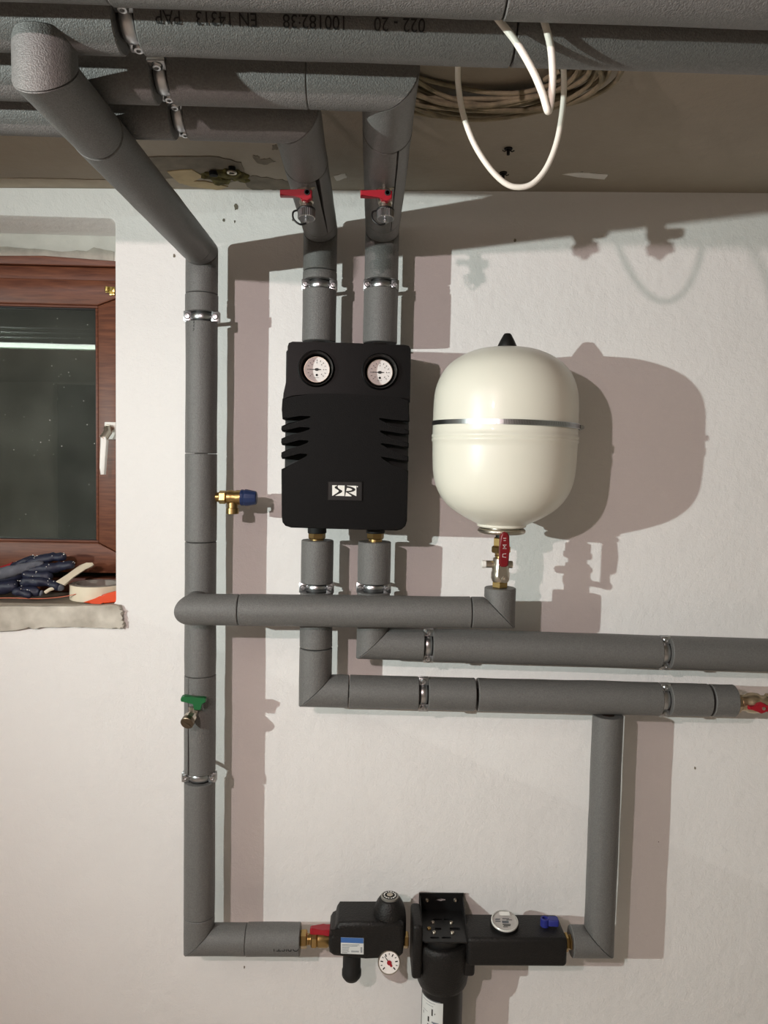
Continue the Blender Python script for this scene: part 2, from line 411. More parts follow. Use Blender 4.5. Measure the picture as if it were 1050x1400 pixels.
def ceil_patch(name, px, thick, m, jag=.0):
    pts = [KZ(x+random.uniform(-jag, jag), y+random.uniform(-jag, jag), 2.062) for x, y in px]
    pts = [V(p.x, p.y, CZ(p.x)-thick) for p in pts]
    b = bmesh.new(); prism(b, pts, V(0, 0, thick+.004), .0008, 1); return obj(name, b, m, ceil)
def dense(px, k=3, amp=1.0):
    out = []
    for i in range(len(px)):
        a, c = px[i], px[(i+1) % len(px)]
        for j in range(k): out.append((a[0]+(c[0]-a[0])*j/k+(random.uniform(-amp, amp) if j else 0), a[1]+(c[1]-a[1])*j/k+(random.uniform(-amp, amp) if j else 0)))
    return out
ceil_patch('plaster_patch', dense([(188, 213), (250, 212), (300, 214), (330, 222), (335, 243), (310, 250), (268, 240), (222, 242), (188, 241)], 4, 1.2), .0015, 'patch')
ceil_patch('paper_scrap', dense([(228, 231), (262, 229), (278, 238), (262, 247), (246, 248)], 3, .6), .003, 'paper')
ceil_patch('paper_scrap', dense([(246, 247), (280, 246), (312, 254), (296, 258), (262, 253)], 3, .8), .002, 'paper')
bm = bmesh.new()
for (px, py, rr) in ((288, 238, .018), (300, 243, .022), (314, 235, .024), (326, 240, .02), (305, 247, .014), (333, 246, .011)):
    c = KZ(px, py, 2.062); c.z = CZ(c.x)-.001
    r = bmesh.ops.create_icosphere(bm, subdivisions=3, radius=1, matrix=Matrix.Translation(c) @ Matrix.Diagonal((rr, rr*1.05, rr*.42, 1)))
    for v in r['verts']: v.co += (v.co-c)*noise.noise(v.co*90)*.5
obj('crusted_filler', bm, 'crust', ceil, 'greenish crumbly filler around an old hole')
bm = bmesh.new(); c = KZ(317, 236, 2.05); torus(bm, c, Z, .0075, .0022, 24, 8); obj('hole_rim', bm, 'nickel', ceil)
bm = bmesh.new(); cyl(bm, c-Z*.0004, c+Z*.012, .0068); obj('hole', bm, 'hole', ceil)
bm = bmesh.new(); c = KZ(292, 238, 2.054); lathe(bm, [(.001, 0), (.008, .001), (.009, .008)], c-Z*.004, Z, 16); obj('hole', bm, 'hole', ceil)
for pxs in ([(345, 214), (352, 213), (356, 219), (368, 217), (377, 222), (366, 226), (352, 224)], [(330, 243), (345, 240), (372, 245), (398, 249), (412, 258), (392, 262), (368, 259), (350, 263), (338, 256)], [(372, 200), (378, 199), (380, 206), (373, 207)]):
    ceil_patch('peeled_patch', dense(pxs, 4, 1.5), .0007, 'patch')
ceil_patch('filled_groove', dense([(-10, 236), (60, 238), (120, 241), (188, 243), (240, 255), (160, 252), (60, 249), (-10, 249)], 3, .8), .0012, 'ceil_fill')
ceil_patch('flaked_paint', dense([(768, 248), (795, 246), (831, 249), (826, 256), (800, 253)], 3, .8), .001, 'mortar_w')
ceil_patch('flaked_paint', dense([(455, 243), (472, 240), (474, 246), (460, 250)], 3, .8), .001, 'mortar_w')
for px, py in ((695, 205), (688, 238)):
    c = KZ(px, py, 2.07); c.z = CZ(c.x); bm = bmesh.new()
    cyl(bm, c-Z*.012, c+Z*.002, .0028, 10); cyl(bm, c-Z*.002, c+Z*.002, .0075, 14)
    for s in (-1, 1): tube(bm, [c-Z*.002, c-Z*.006+X*s*.007, c-Z*.004+X*s*.011], .0011, 6)
    obj('wall_plug', bm, 'hole', ceil)
# rough plaster chips at the top of the wall
for px, py, s in ((323, 283, .007), (306, 301, .004), (321, 303, .003), (704, 329, .004), (238, 350, .004), (401, 300, .004), (950, 1050, .003), (334, 1322, .003)):
    c = K(px, py, 0); bm = bmesh.new(); k = 9
    prism(bm, [c-Y*.0008+X*math.cos(2*PI*i/k)*s*random.uniform(.4, .8)+Z*math.sin(2*PI*i/k)*s*random.uniform(.7, 1.3) for i in range(k)], Y*.003)
    obj('paint_chip', bm, 'patch', wall)

# plaster round the window
bm = bmesh.new()
a = [K(-40, 349, -.13), K(60, 349.5, -.13), K(110, 353, -.13), K(158, 357, -.13), K(170, 358, -.13)]
up = [V(p.x, p.y, WZ1+.003) for p in a]
prism(bm, [V(WX0, a[0].y, a[0].z)]+a+up[::-1]+[V(WX0, a[0].y, WZ1+.003)], Y*.05)
struct(obj('trim_1', bm, 'mortar_w'))
def dense_open(p):
    out = []
    for a, c in zip(p, p[1:]):
        for j in range(3): out.append((a[0]+(c[0]-a[0])*j/3, a[1]+(c[1]-a[1])*j/3+(random.uniform(-.8, .8) if j else 0)))
    return out+[p[-1]]
low = dense_open([(-30, 338), (10, 337), (40, 340), (60, 341), (85, 344), (105, 342), (118, 344), (128, 338), (141, 341), (156, 344)])
top = [K(x, y, -.1285) for x, y in low]
bot = [K(x, 349.5 + max(0, x-60)*.075, -.1285) for x, y in low]
bm = bmesh.new(); prism(bm, top+bot[::-1], Y*.01, .0006, 1); struct(obj('trim_2', bm, 'mortar'))
# mortar sill and sill board
sill_top = WZ0+.0012
bm = bmesh.new(); box(bm, ((WX0+WX1)/2, .098, sill_top-.01), (WX1-WX0-.001, .197, .02)); struct(obj('trim_3', bm, 'sillboard'))
edge = [(-60, 829), (40, 829), (100, 829), (150, 827), (163, 828), (167, 838), (165, 846), (170, 856), (160, 860), (120, 858), (90, 857), (45, 858), (20, 862), (-60, 865)]
bm = bmesh.new(); prism(bm, [K(x, y, .012) for x, y in dense(edge, 4, .6)], Y*.016, .004, 2)
struct(obj('trim_4', bm, 'mortar_mix'))
# ------------------------------------------------------------------ window
win = bpy.data.objects.new('window_1', None); C.objects.link(win); win['kind'] = 'structure'; win.location = ((WX0+WX1)/2, .13, WZ0); ORG['window_1'] = win.location.copy()
fy = .135                                         # front plane of the fixed frame
def bar(name, x0, x1, z0, z1, y, t, parent, m='wood', bev=.003):
    b = bmesh.new(); box(b, ((x0+x1)/2, y+t/2, (z0+z1)/2), (x1-x0, t, z1-z0), bev); return obj(name, b, m, parent)
zz = lambda py, y=fy: K(80, py, -y).z
xx = lambda px, y=fy: K(px, 580, -y).x
FX0, FX1 = WX0+.002, WX1+.05
WZT = WZ1
bar('head_board', FX0, WX1-.001, zz(363), zz(340), fy-.004, .03, win, bev=.002)
bar('frame_rail', FX0, WX1-.001, zz(390), zz(363.6), fy+.004, .05, win)
bar('frame_rail', FX0, WX1-.001, WZ0+.001, zz(790), fy+.004, .05, win)
sy = fy-.006
def mitred(name, pts, y, t, bev=.004):
    b = bmesh.new(); prism(b, [V(x, y, z) for x, z in pts], Y*t, bev, 2); return obj(name, b, 'wood', win)
gx1, gz1, gz0 = xx(131), zz(420), zz(738)
sx1 = WX1-.0015+.02; sz1, sz0 = zz(382), zz(782)
sxr = gx1 + (sz1-gz1)                             # mitre reaches equal widths
sxr = max(sxr, WX1+.0)
g = .0006; SX0 = FX0+.03; gx0 = SX0+(sz1-gz1)
sxr = WX1-.0015
mitred('sash_rail', [(SX0, sz1), (sxr, sz1), (sxr, sz1-(sz1-gz1)*.42), (gx1+.006, gz1+.005), (gx0, gz1+.005)], sy, .05)
mitred('sash_rail', [(SX0, sz0), (gx0, gz0-.005), (gx1+.006, gz0-.005), (sxr, sz0+(gz0-sz0)*.40), (sxr, sz0)], sy, .05)
mitred('sash_stile', [(sxr, sz1-(sz1-gz1)*.42-g), (sxr, sz0+(gz0-sz0)*.40+g), (gx1+.0068, gz0-.005+g), (gx1+.0068, gz1+.005-g)], sy, .05)
mitred('sash_stile', [(SX0, sz0), (SX0, sz1), (gx0, gz1+.005), (gx0, gz0-.005)], sy, .05)
for nm, x0, x1, z0, z1 in (('glazing_bead', gx0, gx1+.006, gz1, gz1+.006), ('glazing_bead', gx0, gx1+.006, gz0-.006, gz0), ('glazing_bead', gx1, gx1+.006, gz0, gz1)):
    bar(nm, x0, x1, z0, z1, sy+.005, .03, win, bev=.0015)
for nm, x0, x1, z0, z1 in (('glazing_gasket', gx0, gx1, gz1-.003, gz1), ('glazing_gasket', gx0, gx1, gz0, gz0+.002), ('glazing_gasket', gx1-.002, gx1, gz0, gz1)):
    bar(nm, x0, x1, z0, z1, sy+.009, .02, win, 'rubber', .0005)
bar('glass_pane', gx0-.01, gx1+.004, gz0-.004, gz1+.004, sy+.016, .004, win, 'glass', 0)
bar('glass_pane', gx0-.01, gx1+.004, gz0-.004, gz1+.004, sy+.034, .004, win, 'glass', 0)
# handle
hc = K(152, 577, -sy)
h = obj('handle_plate', box(bmesh.new(), (K(152, 600, -sy).x, sy-.004, K(152, 589, -sy).z), (.026, .008, .072*.55), .002), 'white', win)
bm = bmesh.new(); cyl(bm, V(hc.x+.002, sy-.008, K(152, 586, -sy).z), V(hc.x+.002, sy-.030, K(152, 586, -sy).z), .0085, 20, .001)
tube(bm, [V(hc.x+.002, sy-.030, K(152, 586, -sy).z), K(148, 590, -sy+.036), K(141, 600, -sy+.040)], .009, 12)
obj('handle_neck', bm, 'nickel', h)
bm = bmesh.new(); lp = [K(137, 597, -sy+.048), K(144, 597, -sy+.048), K(145.5, 603, -sy+.048), K(142, 649, -sy+.048), K(137, 649, -sy+.048), K(136.2, 640, -sy+.048)]
prism(bm, lp, Y*.014, .002, 2); obj('handle_lever', bm, 'white', h)
c = K(152, 397, -sy)
bm = bmesh.new(); box(bm, c-Y*.004, (.022, .008, .014), .002); box(bm, c+V(.004, -.004, -.009), (.012, .006, .006), .001)
cyl(bm, c+V(-.006, -.012, -.006), c+V(-.006, -.012, .006), .004, 12, .0008); cyl(bm, c+V(.003, -.011, -.005), c+V(.003, -.011, .005), .003, 10)
obj('corner_fitting', bm, 'goldmetal', win, 'yellow metal corner hinge fitting')
# dark light shaft beyond the glass
slab('wall_outside', mat('dark_mossy_wall', (52, 58, 48), .95, 0, .5, 20, .4, 5), (WX0-.6, .85, .6), (WX1+.6, .95, 2.6))

# ceiling light behind the camera to the left (mirrored in the window pane)
t = thing('ceiling_light', 'wide three-tube light fitting on the ceiling behind the camera', 'lamp', (-1.75, -1.42, 2.02))
obj('housing', box(bmesh.new(), (-1.72, -1.37, 2.010), (1.34, .36, .024), .004), 'white', t)
for dy in (-.08, .06, .18):
    obj('tube', cyl(bmesh.new(), (-2.37, -1.42+dy, 1.982), (-1.07, -1.42+dy, 1.982), .013, 16), 'tube', t)

# ------------------------------------------------------------------ pipe runs
RW = .0335                                        # foam radius of the heating pipes
def fy_(a, b, y): return (y-a)/(b-a)
# left riser: reducer stub > up the wall > out under the ceiling > up into the nearest ceiling pipe
X0 = K(277, 430, .09).x
zt = K(277, 362, .121).z + .0315
p1z = K(60, 45, .80).z
P1 = [K(411, 1284, .09), V(X0, -.09, K(275, 1284, .09).z), V(X0-.002, -.09, zt), V(K(62, 97, .83).x, -.83, K(62, 97, .83).z-.004), V(K(62, 97, .83).x, -.83, 1.925)]
zl = lambda py: (K(277, py, .09).z - P1[1].z)/(P1[2].z-P1[1].z)
t = thing('heating_pipe', 'tall grey foam-wrapped pipe up the wall beside the window, bending out overhead', 'pipe', P1[1])
slitdir = V(-.55, -.84, 0)
run(t, P1, .0315, [
    [(0, .53, .001), (.53, 1)],
    [(0, zl(1250)), (zl(1249.8), zl(1067), .0003), (zl(1054), zl(922), .0004, (slitdir, .0022, .0004)), (zl(921.7), zl(740.5)), (zl(740), zl(620.2), .0002), (zl(620.05), zl(441), .0), (zl(428), zl(403), .0008), (zl(402.7), 1)],
    [(0, .085), (.086, .80, .0006), (.801, 1)],
    [(0, 1)]])
text_on('lettering', 'OPIST1', .018, 'print', t, on_cyl(K(411, 1290, .09), -X, V(0, -.875, .485), .0325))
text_on('lettering', '022', .014, 'print', t, on_cyl(K(268, 456, .09)+V(.014, 0, 0), Z, V(-.35, -1, 0), .0312))
for px, py in ((292, 412), (292, 663), (292, 690)):
    pass
# expansion branch: out of the riser, right in front of the risers, up to the tank valve
xe = K(683.5, 815, .155).x
zb0, zb1 = K(290, 833.5, .155).z, K(683, 837.5, .155).z
P4 = [V(X0-.0005, -.112, zb0), V(X0-.0005, -.155, zb0), V(xe, -.155, zb1), V(xe, -.155, K(683, 803, .155).z)]
xl = lambda px: (K(px, 835, .155).x-P4[1].x)/(xe-P4[1].x)
t = thing('expansion_pipe', 'grey foam-wrapped pipe crossing in front of two others to the white tank', 'pipe', P4[1])
run(t, P4, .0308, [[(0, 1)], [(0, xl(327)), (xl(327.6), xl(643), .0004), (xl(643.8), 1)], [(0, 1)]])
# left heating riser (return side): ceiling pipe > towards the wall > down into the pump station
def up_run(name, label, px_box, py_box, corner, far_px, cuts):
    xw = K(px_box, 400, .09).x; zw = K(px_box, 331, .124).z+RW
    top = corner; A = V(xw, -.09, K(px_box, py_box, .09).z); B = V(xw, -.09, zw)
    D = top + V(-1.35, 0, 0)
    t = thing(name, label, 'pipe', A); zf = lambda py: (K(px_box, py, .09).z-A.z)/(B.z-A.z)
    xf = lambda px, py: (top.x-K(px, py, -corner.y).x)/1.35
    run(t, [A, B, top, D], RW, cuts(zf, xf)); return t, A, B, top
c5, c6 = K(404, 150, .62), K(533, 111, .72)
c5.z = c6.z = 1.947
r5, A5, B5, T5 = up_run('heating_pipe', 'grey foam-wrapped pipe dropping to the left port of the black pump cover', 437, 468, c5, -60,
    lambda zf, xf: [[(0, zf(397), .0003), (zf(384), zf(372), .0003), (zf(371.5), 1)], [(0, .14), (.142, .70, .0003, (V(.55, 0, -.83), .0004, .0036)), (.702, 1)], [(0, xf(256, 158)), (xf(238, 158), 1, .0006)]])
r6, A6, B6, T6 = up_run('heating_pipe', 'grey foam-wrapped pipe dropping to the right port of the black pump cover', 521, 470, c6, -60,
    lambda zf, xf: [[(0, zf(396), .0008), (zf(384), 1)], [(0, .16), (.162, .78, .0003, (V(.45, 0, -.89), .0006, .0016)), (.782, 1)], [(0, xf(421, 110)), (xf(421.5, 110), xf(236, 110), .0003), (xf(214, 110), 1, .0006)]])
# nearest two ceiling pipes, parallel to the wall
p1 = V(0, -.83, 1.9475)
t = thing('heating_pipe', 'grey foam-wrapped pipe under the ceiling with printed numbers along its side', 'pipe', (-1.2, -.83, p1.z))
a, b = V(-1.5, -.83, p1.z), V(1.25, -.83, p1.z); xf = lambda px: (K(px, 50, .83).x+1.5)/2.75
run(t, [a, b], RW, [[(0, xf(166), .0012), (xf(194), xf(700), .0006), (xf(701), 1)]])
for px, tx_ in ((582, '022 - 20'), (475, '100182:38'), (352, 'EN 14313'), (247, 'PAP')):
    text_on('lettering', tx_, .0165, 'print', t, on_cyl(V(K(px, 32, .83+RW).x, -.83, p1.z), -X, V(0, -.955, -.295), RW+.0006), stretch=.92)
p0 = V(0, -.928, 1.9405)
t = thing('heating_pipe', 'grey foam-wrapped pipe closest to the viewer along the top edge', 'pipe', (-.6, -.928, p0.z))
a, b = V(-1.4, -.928, p0.z), V(1.2, -.928, p0.z); xf = lambda px: (K(px, 10, .928).x+1.4)/2.6
run(t, [a, b], RW, [[(0, xf(146), -.0015), (xf(147), xf(690)), (xf(690.5), 1, .0008)]])
# lower left pipe: pump station > down > right to the ball valve
t7 = [K(434, 738, .09), K(431, 944, .09), K(1003, 958, .09)]; t7[0].x = t7[1].x
t = thing('heating_pipe', 'lower of two grey foam-wrapped pipes running right, ending at a ball valve', 'pipe', t7[1])
zf = lambda py: (t7[0].z-K(431, py, .09).z)/(t7[0].z-t7[1].z); xf = lambda px: (K(px, 950, .09).x-t7[1].x)/(t7[2].x-t7[1].x)
run(t, t7, RW, [[(0, zf(797), -.0008), (zf(809), zf(884)), (zf(885), 1, .0)], [(0, xf(477)), (xf(477.6), xf(572), .0003), (xf(585), xf(649), .0003), (xf(652), xf(901), .0006), (xf(913), xf(968)), (xf(971), 1, -.0004)]])
t8 = [K(514, 740, .09), K(509, 879, .09), K(1085, 897, .09)]; t8[0].x = t8[1].x = K(511, 800, .09).x
t = thing('heating_pipe', 'upper of two grey foam-wrapped pipes running right off the frame below the tank', 'pipe', t8[1])
zf = lambda py: (t8[0].z-K(511, py, .09).z)/(t8[0].z-t8[1].z); xf = lambda px: (K(px, 886, .09).x-t8[1].x)/(t8[2].x-t8[1].x)
run(t, t8, RW, [[(0, zf(797)), (zf(809), 1)], [(0, xf(579), -.0004), (xf(591), xf(901), .0003), (xf(913), 1, .0008)]])
t9 = [K(830.5, 977, .09), K(819, 1287, .09), K(780, 1287, .09)]; t9[0].x = t9[1].x = K(825, 1130, .09).x
t9[2].z = t9[1].z
t = thing('heating_pipe', 'grey foam-wrapped pipe dropping to the water meter at lower right', 'pipe', t9[1])
run(t, t9, .0315, [[(.0, 1)], [(0, 1)]])

# ------------------------------------------------------------------ pipe clamps
def make_clamp(label):
    t = thing('pipe_clamp', label, 'clamp', (0, 0, 0), 'steel pipe clamps')
    obj('rubber_liner', lathe(bmesh.new(), [(.0132, -.011), (.0195, -.011), (.0195, .011), (.0132, .011)], (0, 0, 0), Z, 32), 'rubber', t)
    bm = bmesh.new()                              # band: full ring with a bulging front half
    lathe(bm, [(.0196, -.007), (.0222, -.007), (.0238, -.004), (.0238, .004), (.0222, .007), (.0196, .007), (.0196, -.007)], (0, 0, 0), Z, 40)
    obj('band', bm, 'steel', t)
    for s in (-1, 1):
        bm = bmesh.new(); box(bm, (s*.0275, -.0095, 0), (.0155, .0055, .0205), .0015); box(bm, (s*.0275, .0005, 0), (.0155, .0035, .0205), .001)
        e = obj('ear', bm, 'steel', t)
        bm = bmesh.new(); lathe(bm, [(.0064, 0), (.0064, .0016), (.0046, .0034), (.0024, .0036), (.0024, .0016), (0, .0016)], (s*.0275, -.0122, 0), (0, -1, 0), 18)
        cyl(bm, (s*.0275, -.0122, 0), (s*.0275, .010, 0), .0026, 10)
        obj('screw', bm, 'steel', e)
    bm = bmesh.new(); cyl(bm, (0, .022, 0), (0, .0895, 0), .004, 12); hexnut(bm, (0, .0225, 0), (0, .031, 0), .0085)
    obj('stud', bm, 'nickel', t); return t
def frm(loc, axis, front):
    z = axis.normalized(); y = -(front - z*front.dot(z)).normalized(); x = y.cross(z)
    return Matrix(((x.x, y.x, z.x, loc.x), (x.y, y.y, z.y, loc.y), (x.z, y.z, z.z, loc.z), (0, 0, 0, 1)))
FR = V(0, -1, 0)
spots = [
    (V(X0, -.09, K(277, 434, .09).z), Z, FR, 'shiny clamp high on the tall pipe beside the window'),
    (V(X0, -.09, K(275, 1060, .09).z), Z, FR, 'dull clamp low on the tall pipe, under the green-handled drain cock'),
    (V(A5.x, -.09, K(437, 391, .09).z), Z, FR, 'shiny clamp above the left dial of the black pump cover'),
    (V(A6.x, -.09, K(521, 391, .09).z), Z, FR, 'shiny clamp above the right dial of the black pump cover'),
    (V(t7[0].x, -.09, K(434, 803, .09).z), Z, FR, 'steel clamp beneath the left brass nut of the pump cover'),
    (V(t8[0].x, -.09, K(511, 803, .09).z), Z, FR, 'steel clamp beneath the right brass nut of the pump cover'),
    (t7[1].lerp(t7[2], (K(578.5, 950, .09).x-t7[1].x)/(t7[2].x-t7[1].x)), X, FR, 'upright clamp on the lower running pipe, left of its black joint'),
    (t8[1].lerp(t8[2], (K(585, 886, .09).x-t8[1].x)/(t8[2].x-t8[1].x)), X, FR, 'upright clamp on the upper running pipe, just under the expansion pipe'),
    (t7[1].lerp(t7[2], (K(907, 950, .09).x-t7[1].x)/(t7[2].x-t7[1].x)), X, FR, 'clamp on the lower running pipe, nearest the right-hand ball valve'),
    (t8[1].lerp(t8[2], (K(907, 886, .09).x-t8[1].x)/(t8[2].x-t8[1].x)), X, FR, 'clamp on the upper running pipe, near the right picture edge'),
    (V(K(180, 45, .83).x, -.83, p1.z), X, V(0, -.2, -.98), 'clamp on the printed ceiling pipe, topmost of three overhead'),
    (V(K(224, 108, .72).x, -.72, 1.947), X, V(0, -.2, -.98), 'clamp on the second ceiling pipe, middle of three overhead'),
    (V(K(247, 155, .62).x, -.62, 1.947), X, V(0, -.2, -.98), 'clamp on the ceiling pipe nearest the wall, lowest of three overhead'),
]
c0 = make_clamp(spots[0][3]); c0.matrix_basis = frm(*spots[0][:3])
for loc, ax, fr, lab in spots[1:]: copy_thing(c0, frm(loc, ax, fr), lab)

# ------------------------------------------------------------------ solar pump station
hf, hu = .19, .172
PC = K(471, 600, 0)
t = thing('pump_station', 'black plastic pump cover with two dials and a white letter emblem', 'pump', (PC.x, 0, K(471, 720, .19).z))
body = [(386, 545), (400, 540.5), (430, 538), (471, 538), (520, 541), (545, 543), (559, 546), (560, 576),
        (551, 575), (535, 573.5), (518, 569.5), (516.5, 571.5), (518, 575), (535, 581.5), (551, 586), (559.5, 588), (559.5, 594),
        (551, 593), (535, 590.5), (519, 586.5), (517.6, 588.5), (519, 592), (535, 599), (551, 603.5), (559, 605.5), (559, 612),
        (551, 610.5), (535, 607.5), (520, 604), (518.6, 606), (520, 609), (535, 617), (551, 622), (558.6, 624), (558.6, 631),
        (551, 629.5), (535, 626.5), (521, 622.5), (519.5, 624.5), (521, 628), (535, 635), (551, 641), (558.2, 643.5),
        (557, 690), (556.5, 712), (554.5, 719), (549, 724), (542, 725.5), (470, 723.5), (398, 721.5), (390, 719), (386, 714), (385, 706),
        (384.6, 641.5), (402, 633), (419, 625.5), (422, 622.5), (420.5, 618.8), (410, 620), (394, 624), (385.5, 627.5), (384.2, 624), (384.6, 618.5),
        (394, 614), (410, 609.5), (421, 607), (423.8, 604), (422, 600.5), (410, 601.5), (394, 605.5), (385.5, 608.5), (384.2, 605), (384.6, 599.5),
        (394, 595.5), (410, 591.5), (423, 589), (425.8, 586), (424, 582.8), (410, 583.8), (394, 587.3), (385.7, 590), (384.4, 587), (384.8, 582.5),
        (394, 578.5), (410, 575), (424, 572.8), (427, 570.2), (425, 567.4), (410, 568.5), (394, 571), (386, 573), (385, 560)]
bm = bmesh.new(); prism(bm, [K(x, y, hf) for x, y in body], Y*.15, .0022, 2)
obj('front_cover', bm, 'plastic', t, ang=50)
upper = [(400, 467), (470, 468.6), (553, 471.5), (559, 472.8), (561.8, 478), (561.5, 500), (560.5, 550), (386.5, 550), (387.5, 538), (391, 522), (392.6, 505), (393.2, 474), (394.8, 469)]
g5, g6 = K(432.5, 504, hu), K(519.5, 508, hu)
bm = bmesh.new(); holed(bm, [K(x, y, hu) for x, y in upper], [circ(g5, X, Z, .0325, 40), circ(g6, X, Z, .0325, 40)], Y*.14)
obj('upper_cover', bm, 'plastic_up', t)
bm = bmesh.new(); a, b = K(391, 478, .15), K(556, 714, .15)
box(bm, ((a.x+b.x)/2, -.087, (a.z+b.z)/2), (b.x-a.x, .125, a.z-b.z), .004); obj('inner_shell', bm, 'core', t)
for c in (g5, g6):
    bm = bmesh.new()
    lathe(bm, [(.0322, .01), (.0352, -.001), (.0352, .0005), (.0345, .003), (.033, .0036), (.0315, .0028), (.0300, -.004), (.0262, -.017), (.0262, -.019), (.0322, -.019), (.0322, .01)], c, FR, 56)
    obj('dial_surround', bm, 'plastic_up', t)
    d = V(c.x, c.y+.015, c.z); bm = bmesh.new()
    lathe(bm, [(.0252, -.004), (.0252, .001), (.0245, .0022), (.0237, .0022), (.0237, .001)], d, FR, 48); th = obj('thermometer', bm, 'nickel', t)
    obj('dial', cyl(bmesh.new(), d-Y*.0002, d-Y*.0012, .0236, 48), 'dial', th)
    nd = bmesh.new(); q = d-Y*.002
    prism(nd, [q+X*x+Z*z for x, z in ((-.0172, .0003), (-.004, .0009), (-.002, .0026), (.002, .0026), (.003, .0012), (.008, .0006), (.008, -.0006), (.003, -.0012), (.002, -.0026), (-.002, -.0026), (-.004, -.0009), (-.0172, -.0003))], Y*.0006)
    obj('needle', nd, 'ink', th)
    tk = bmesh.new()
    for k in range(13):
        a = math.radians(225-270*k/12); r0, r1 = (.0158, .0188)
        e = X*math.cos(a)+Z*math.sin(a); f = Z*math.cos(a)-X*math.sin(a); wd = .0004
        prism(tk, [q+e*r0-f*wd, q+e*r1-f*wd, q+e*r1+f*wd, q+e*r0+f*wd], Y*.0004)
        if k % 2 == 0: prism(tk, [q+e*(.0128+.0008*math.cos(b_))+f*.0011*math.sin(b_) for b_ in (0, 1.05, 2.1, 3.14, 4.2, 5.2)], Y*.0004)
    lathe(tk, [(.0022, 0), (.0022, .0003), (.0014, .0003), (.0014, 0)], q+V(0, .0004, -.0105), FR, 14)
    prism(tk, [q+V(x*.001, 0, z*.001) for x, z in ((-5, -15.6), (4, -15.6), (4, -15.0), (-5, -15.0))], Y*.0004)
    o = obj('scale_marks', tk, 'ink', th); o['kind'] = 'stuff'
# emblem
e = lambda x, y, h=hf: K(440+x/17.5, 640+y/17.5, h)
bm = bmesh.new(); holed(bm, [e(130, 305, hf+.0022), e(970, 320, hf+.0022), e(965, 790, hf+.0022), e(125, 775, hf+.0022)], [[e(148, 325, hf+.0022), e(952, 338, hf+.0022), e(948, 773, hf+.0022), e(143, 758, hf+.0022)]], Y*.003)
lg = obj('emblem_frame', bm, 'plastic_up', t)
bm = bmesh.new(); prism(bm, [e(140, 318, hf+.0010), e(960, 330, hf+.0010), e(955, 780, hf+.0010), e(135, 766, hf+.0010)], Y*.002); obj('emblem_ground', bm, 'satin', lg)
hl = hf+.0016
whites = [
    [(248, 408), (368, 412), (352, 425), (318, 440), (304, 462), (316, 482), (352, 504), (392, 526), (405, 548), (392, 572), (350, 602), (300, 634), (262, 660), (248, 662)],
    [(392, 412), (545, 416), (540, 668), (320, 662), (372, 636), (430, 606), (478, 578), (492, 552), (480, 534), (440, 512), (396, 482), (380, 450), (382, 424)],
    [(590, 418), (826, 424), (826, 672), (760, 640), (690, 604), (640, 582), (700, 574), (762, 556), (800, 530), (802, 505), (780, 480), (736, 458), (670, 438), (620, 430)],
    [(600, 470), (640, 474), (690, 488), (724, 508), (726, 522), (700, 534), (640, 544), (582, 548)],
    [(578, 574), (620, 600), (670, 634), (712, 664), (705, 676), (556, 672)],
    [(832, 432), (850, 430), (868, 440), (862, 456), (842, 458)]]
for p in whites:
    bm = bmesh.new(); prism(bm, [e(x, y, hl) for x, y in p], Y*.0008); obj('emblem_white', bm, 'white', lg, flat=True)
for px in (433.5, 513.5):
    a = K(px, 720, .09); bm = bmesh.new(); cyl(bm, a, K(px, 729, .09)*1, .019, 28, .001); nk = obj('neck', bm, 'core', t)
    b_ = K(px, 727, .09); bm = bmesh.new(); b2 = V(b_.x, -.09, K(px, 737, .09).z); hexnut(bm, b_, b2, .0175, .3); lathe(bm, [(.014, 0), (.014, .006)], b2, -Z, 24)
    obj('union_nut', bm, 'brass', t)

# ------------------------------------------------------------------ expansion vessel
tx = K(690.5, 590, .16); ax = K(692.5, 480, .16).x*.5+K(687, 700, .16).x*.5
t = thing('expansion_vessel', 'cream white bulbous pressure tank on the wall with a strap round its middle', 'tank', (ax, -.16, K(687, 718, .16).z))
zc_ = K(690, 590, .16).z; sc = (1.65-.16)/F
prof = [(0, -113.5), (14, -113), (40, -109.5), (61, -101.5), (79, -89), (90, -74), (96.5, -57), (98.8, -38), (99.3, -15), (99.4, 5), (100.6, 6.5), (100.6, 9), (99.6, 10.5), (100.6, 12), (100.4, 14.5), (99.2, 16), (98.6, 40), (97, 60), (93, 76), (86, 90), (74, 104), (56, 116), (40, 124), (34, 127)]
pp = [(r*sc*.985, -y*sc) for r, y in prof]
def smooth_prof(p, k=3):
    out = []
    for i in range(len(p)-1):
        p0, p1_, p2, p3 = p[max(i-1, 0)], p[i], p[i+1], p[min(i+2, len(p)-1)]
        for j in range(k):
            s_ = j/k; f = lambda a, b, c, d: .5*((2*b)+(c-a)*s_+(2*a-5*b+4*c-d)*s_*s_+(3*b-a-3*c+d)*s_**3)
            out.append((max(0, f(p0[0], p1_[0], p2[0], p3[0])), f(p0[1], p1_[1], p2[1], p3[1])))
    return out+[p[-1]]
bm = bmesh.new(); lathe(bm, smooth_prof(pp[:10])+pp[10:15]+smooth_prof(pp[15:]), (ax, -.16, zc_), Z, 96); obj('vessel', bm, 'enamel', t, ang=60)
at = lambda y: V(ax, -.16, zc_-y*sc)
bm = bmesh.new(); lathe(bm, [(.0185, 0), (.0185, .003), (.0135, .014), (.0075, .025), (.0055, .027), (0, .0275)], at(-113), Z, 28); obj('top_cap', bm, 'rubber', t)
bm = bmesh.new(); lathe(bm, [(36*sc, 124), (37*sc, 124)], at(0), Z, 8) if False else lathe(bm, [(.044, 0), (.047, .002), (.0485, .008), (.046, .014), (.03, .02)], at(131), Z, 48); obj('neck', bm, 'enamel', t)
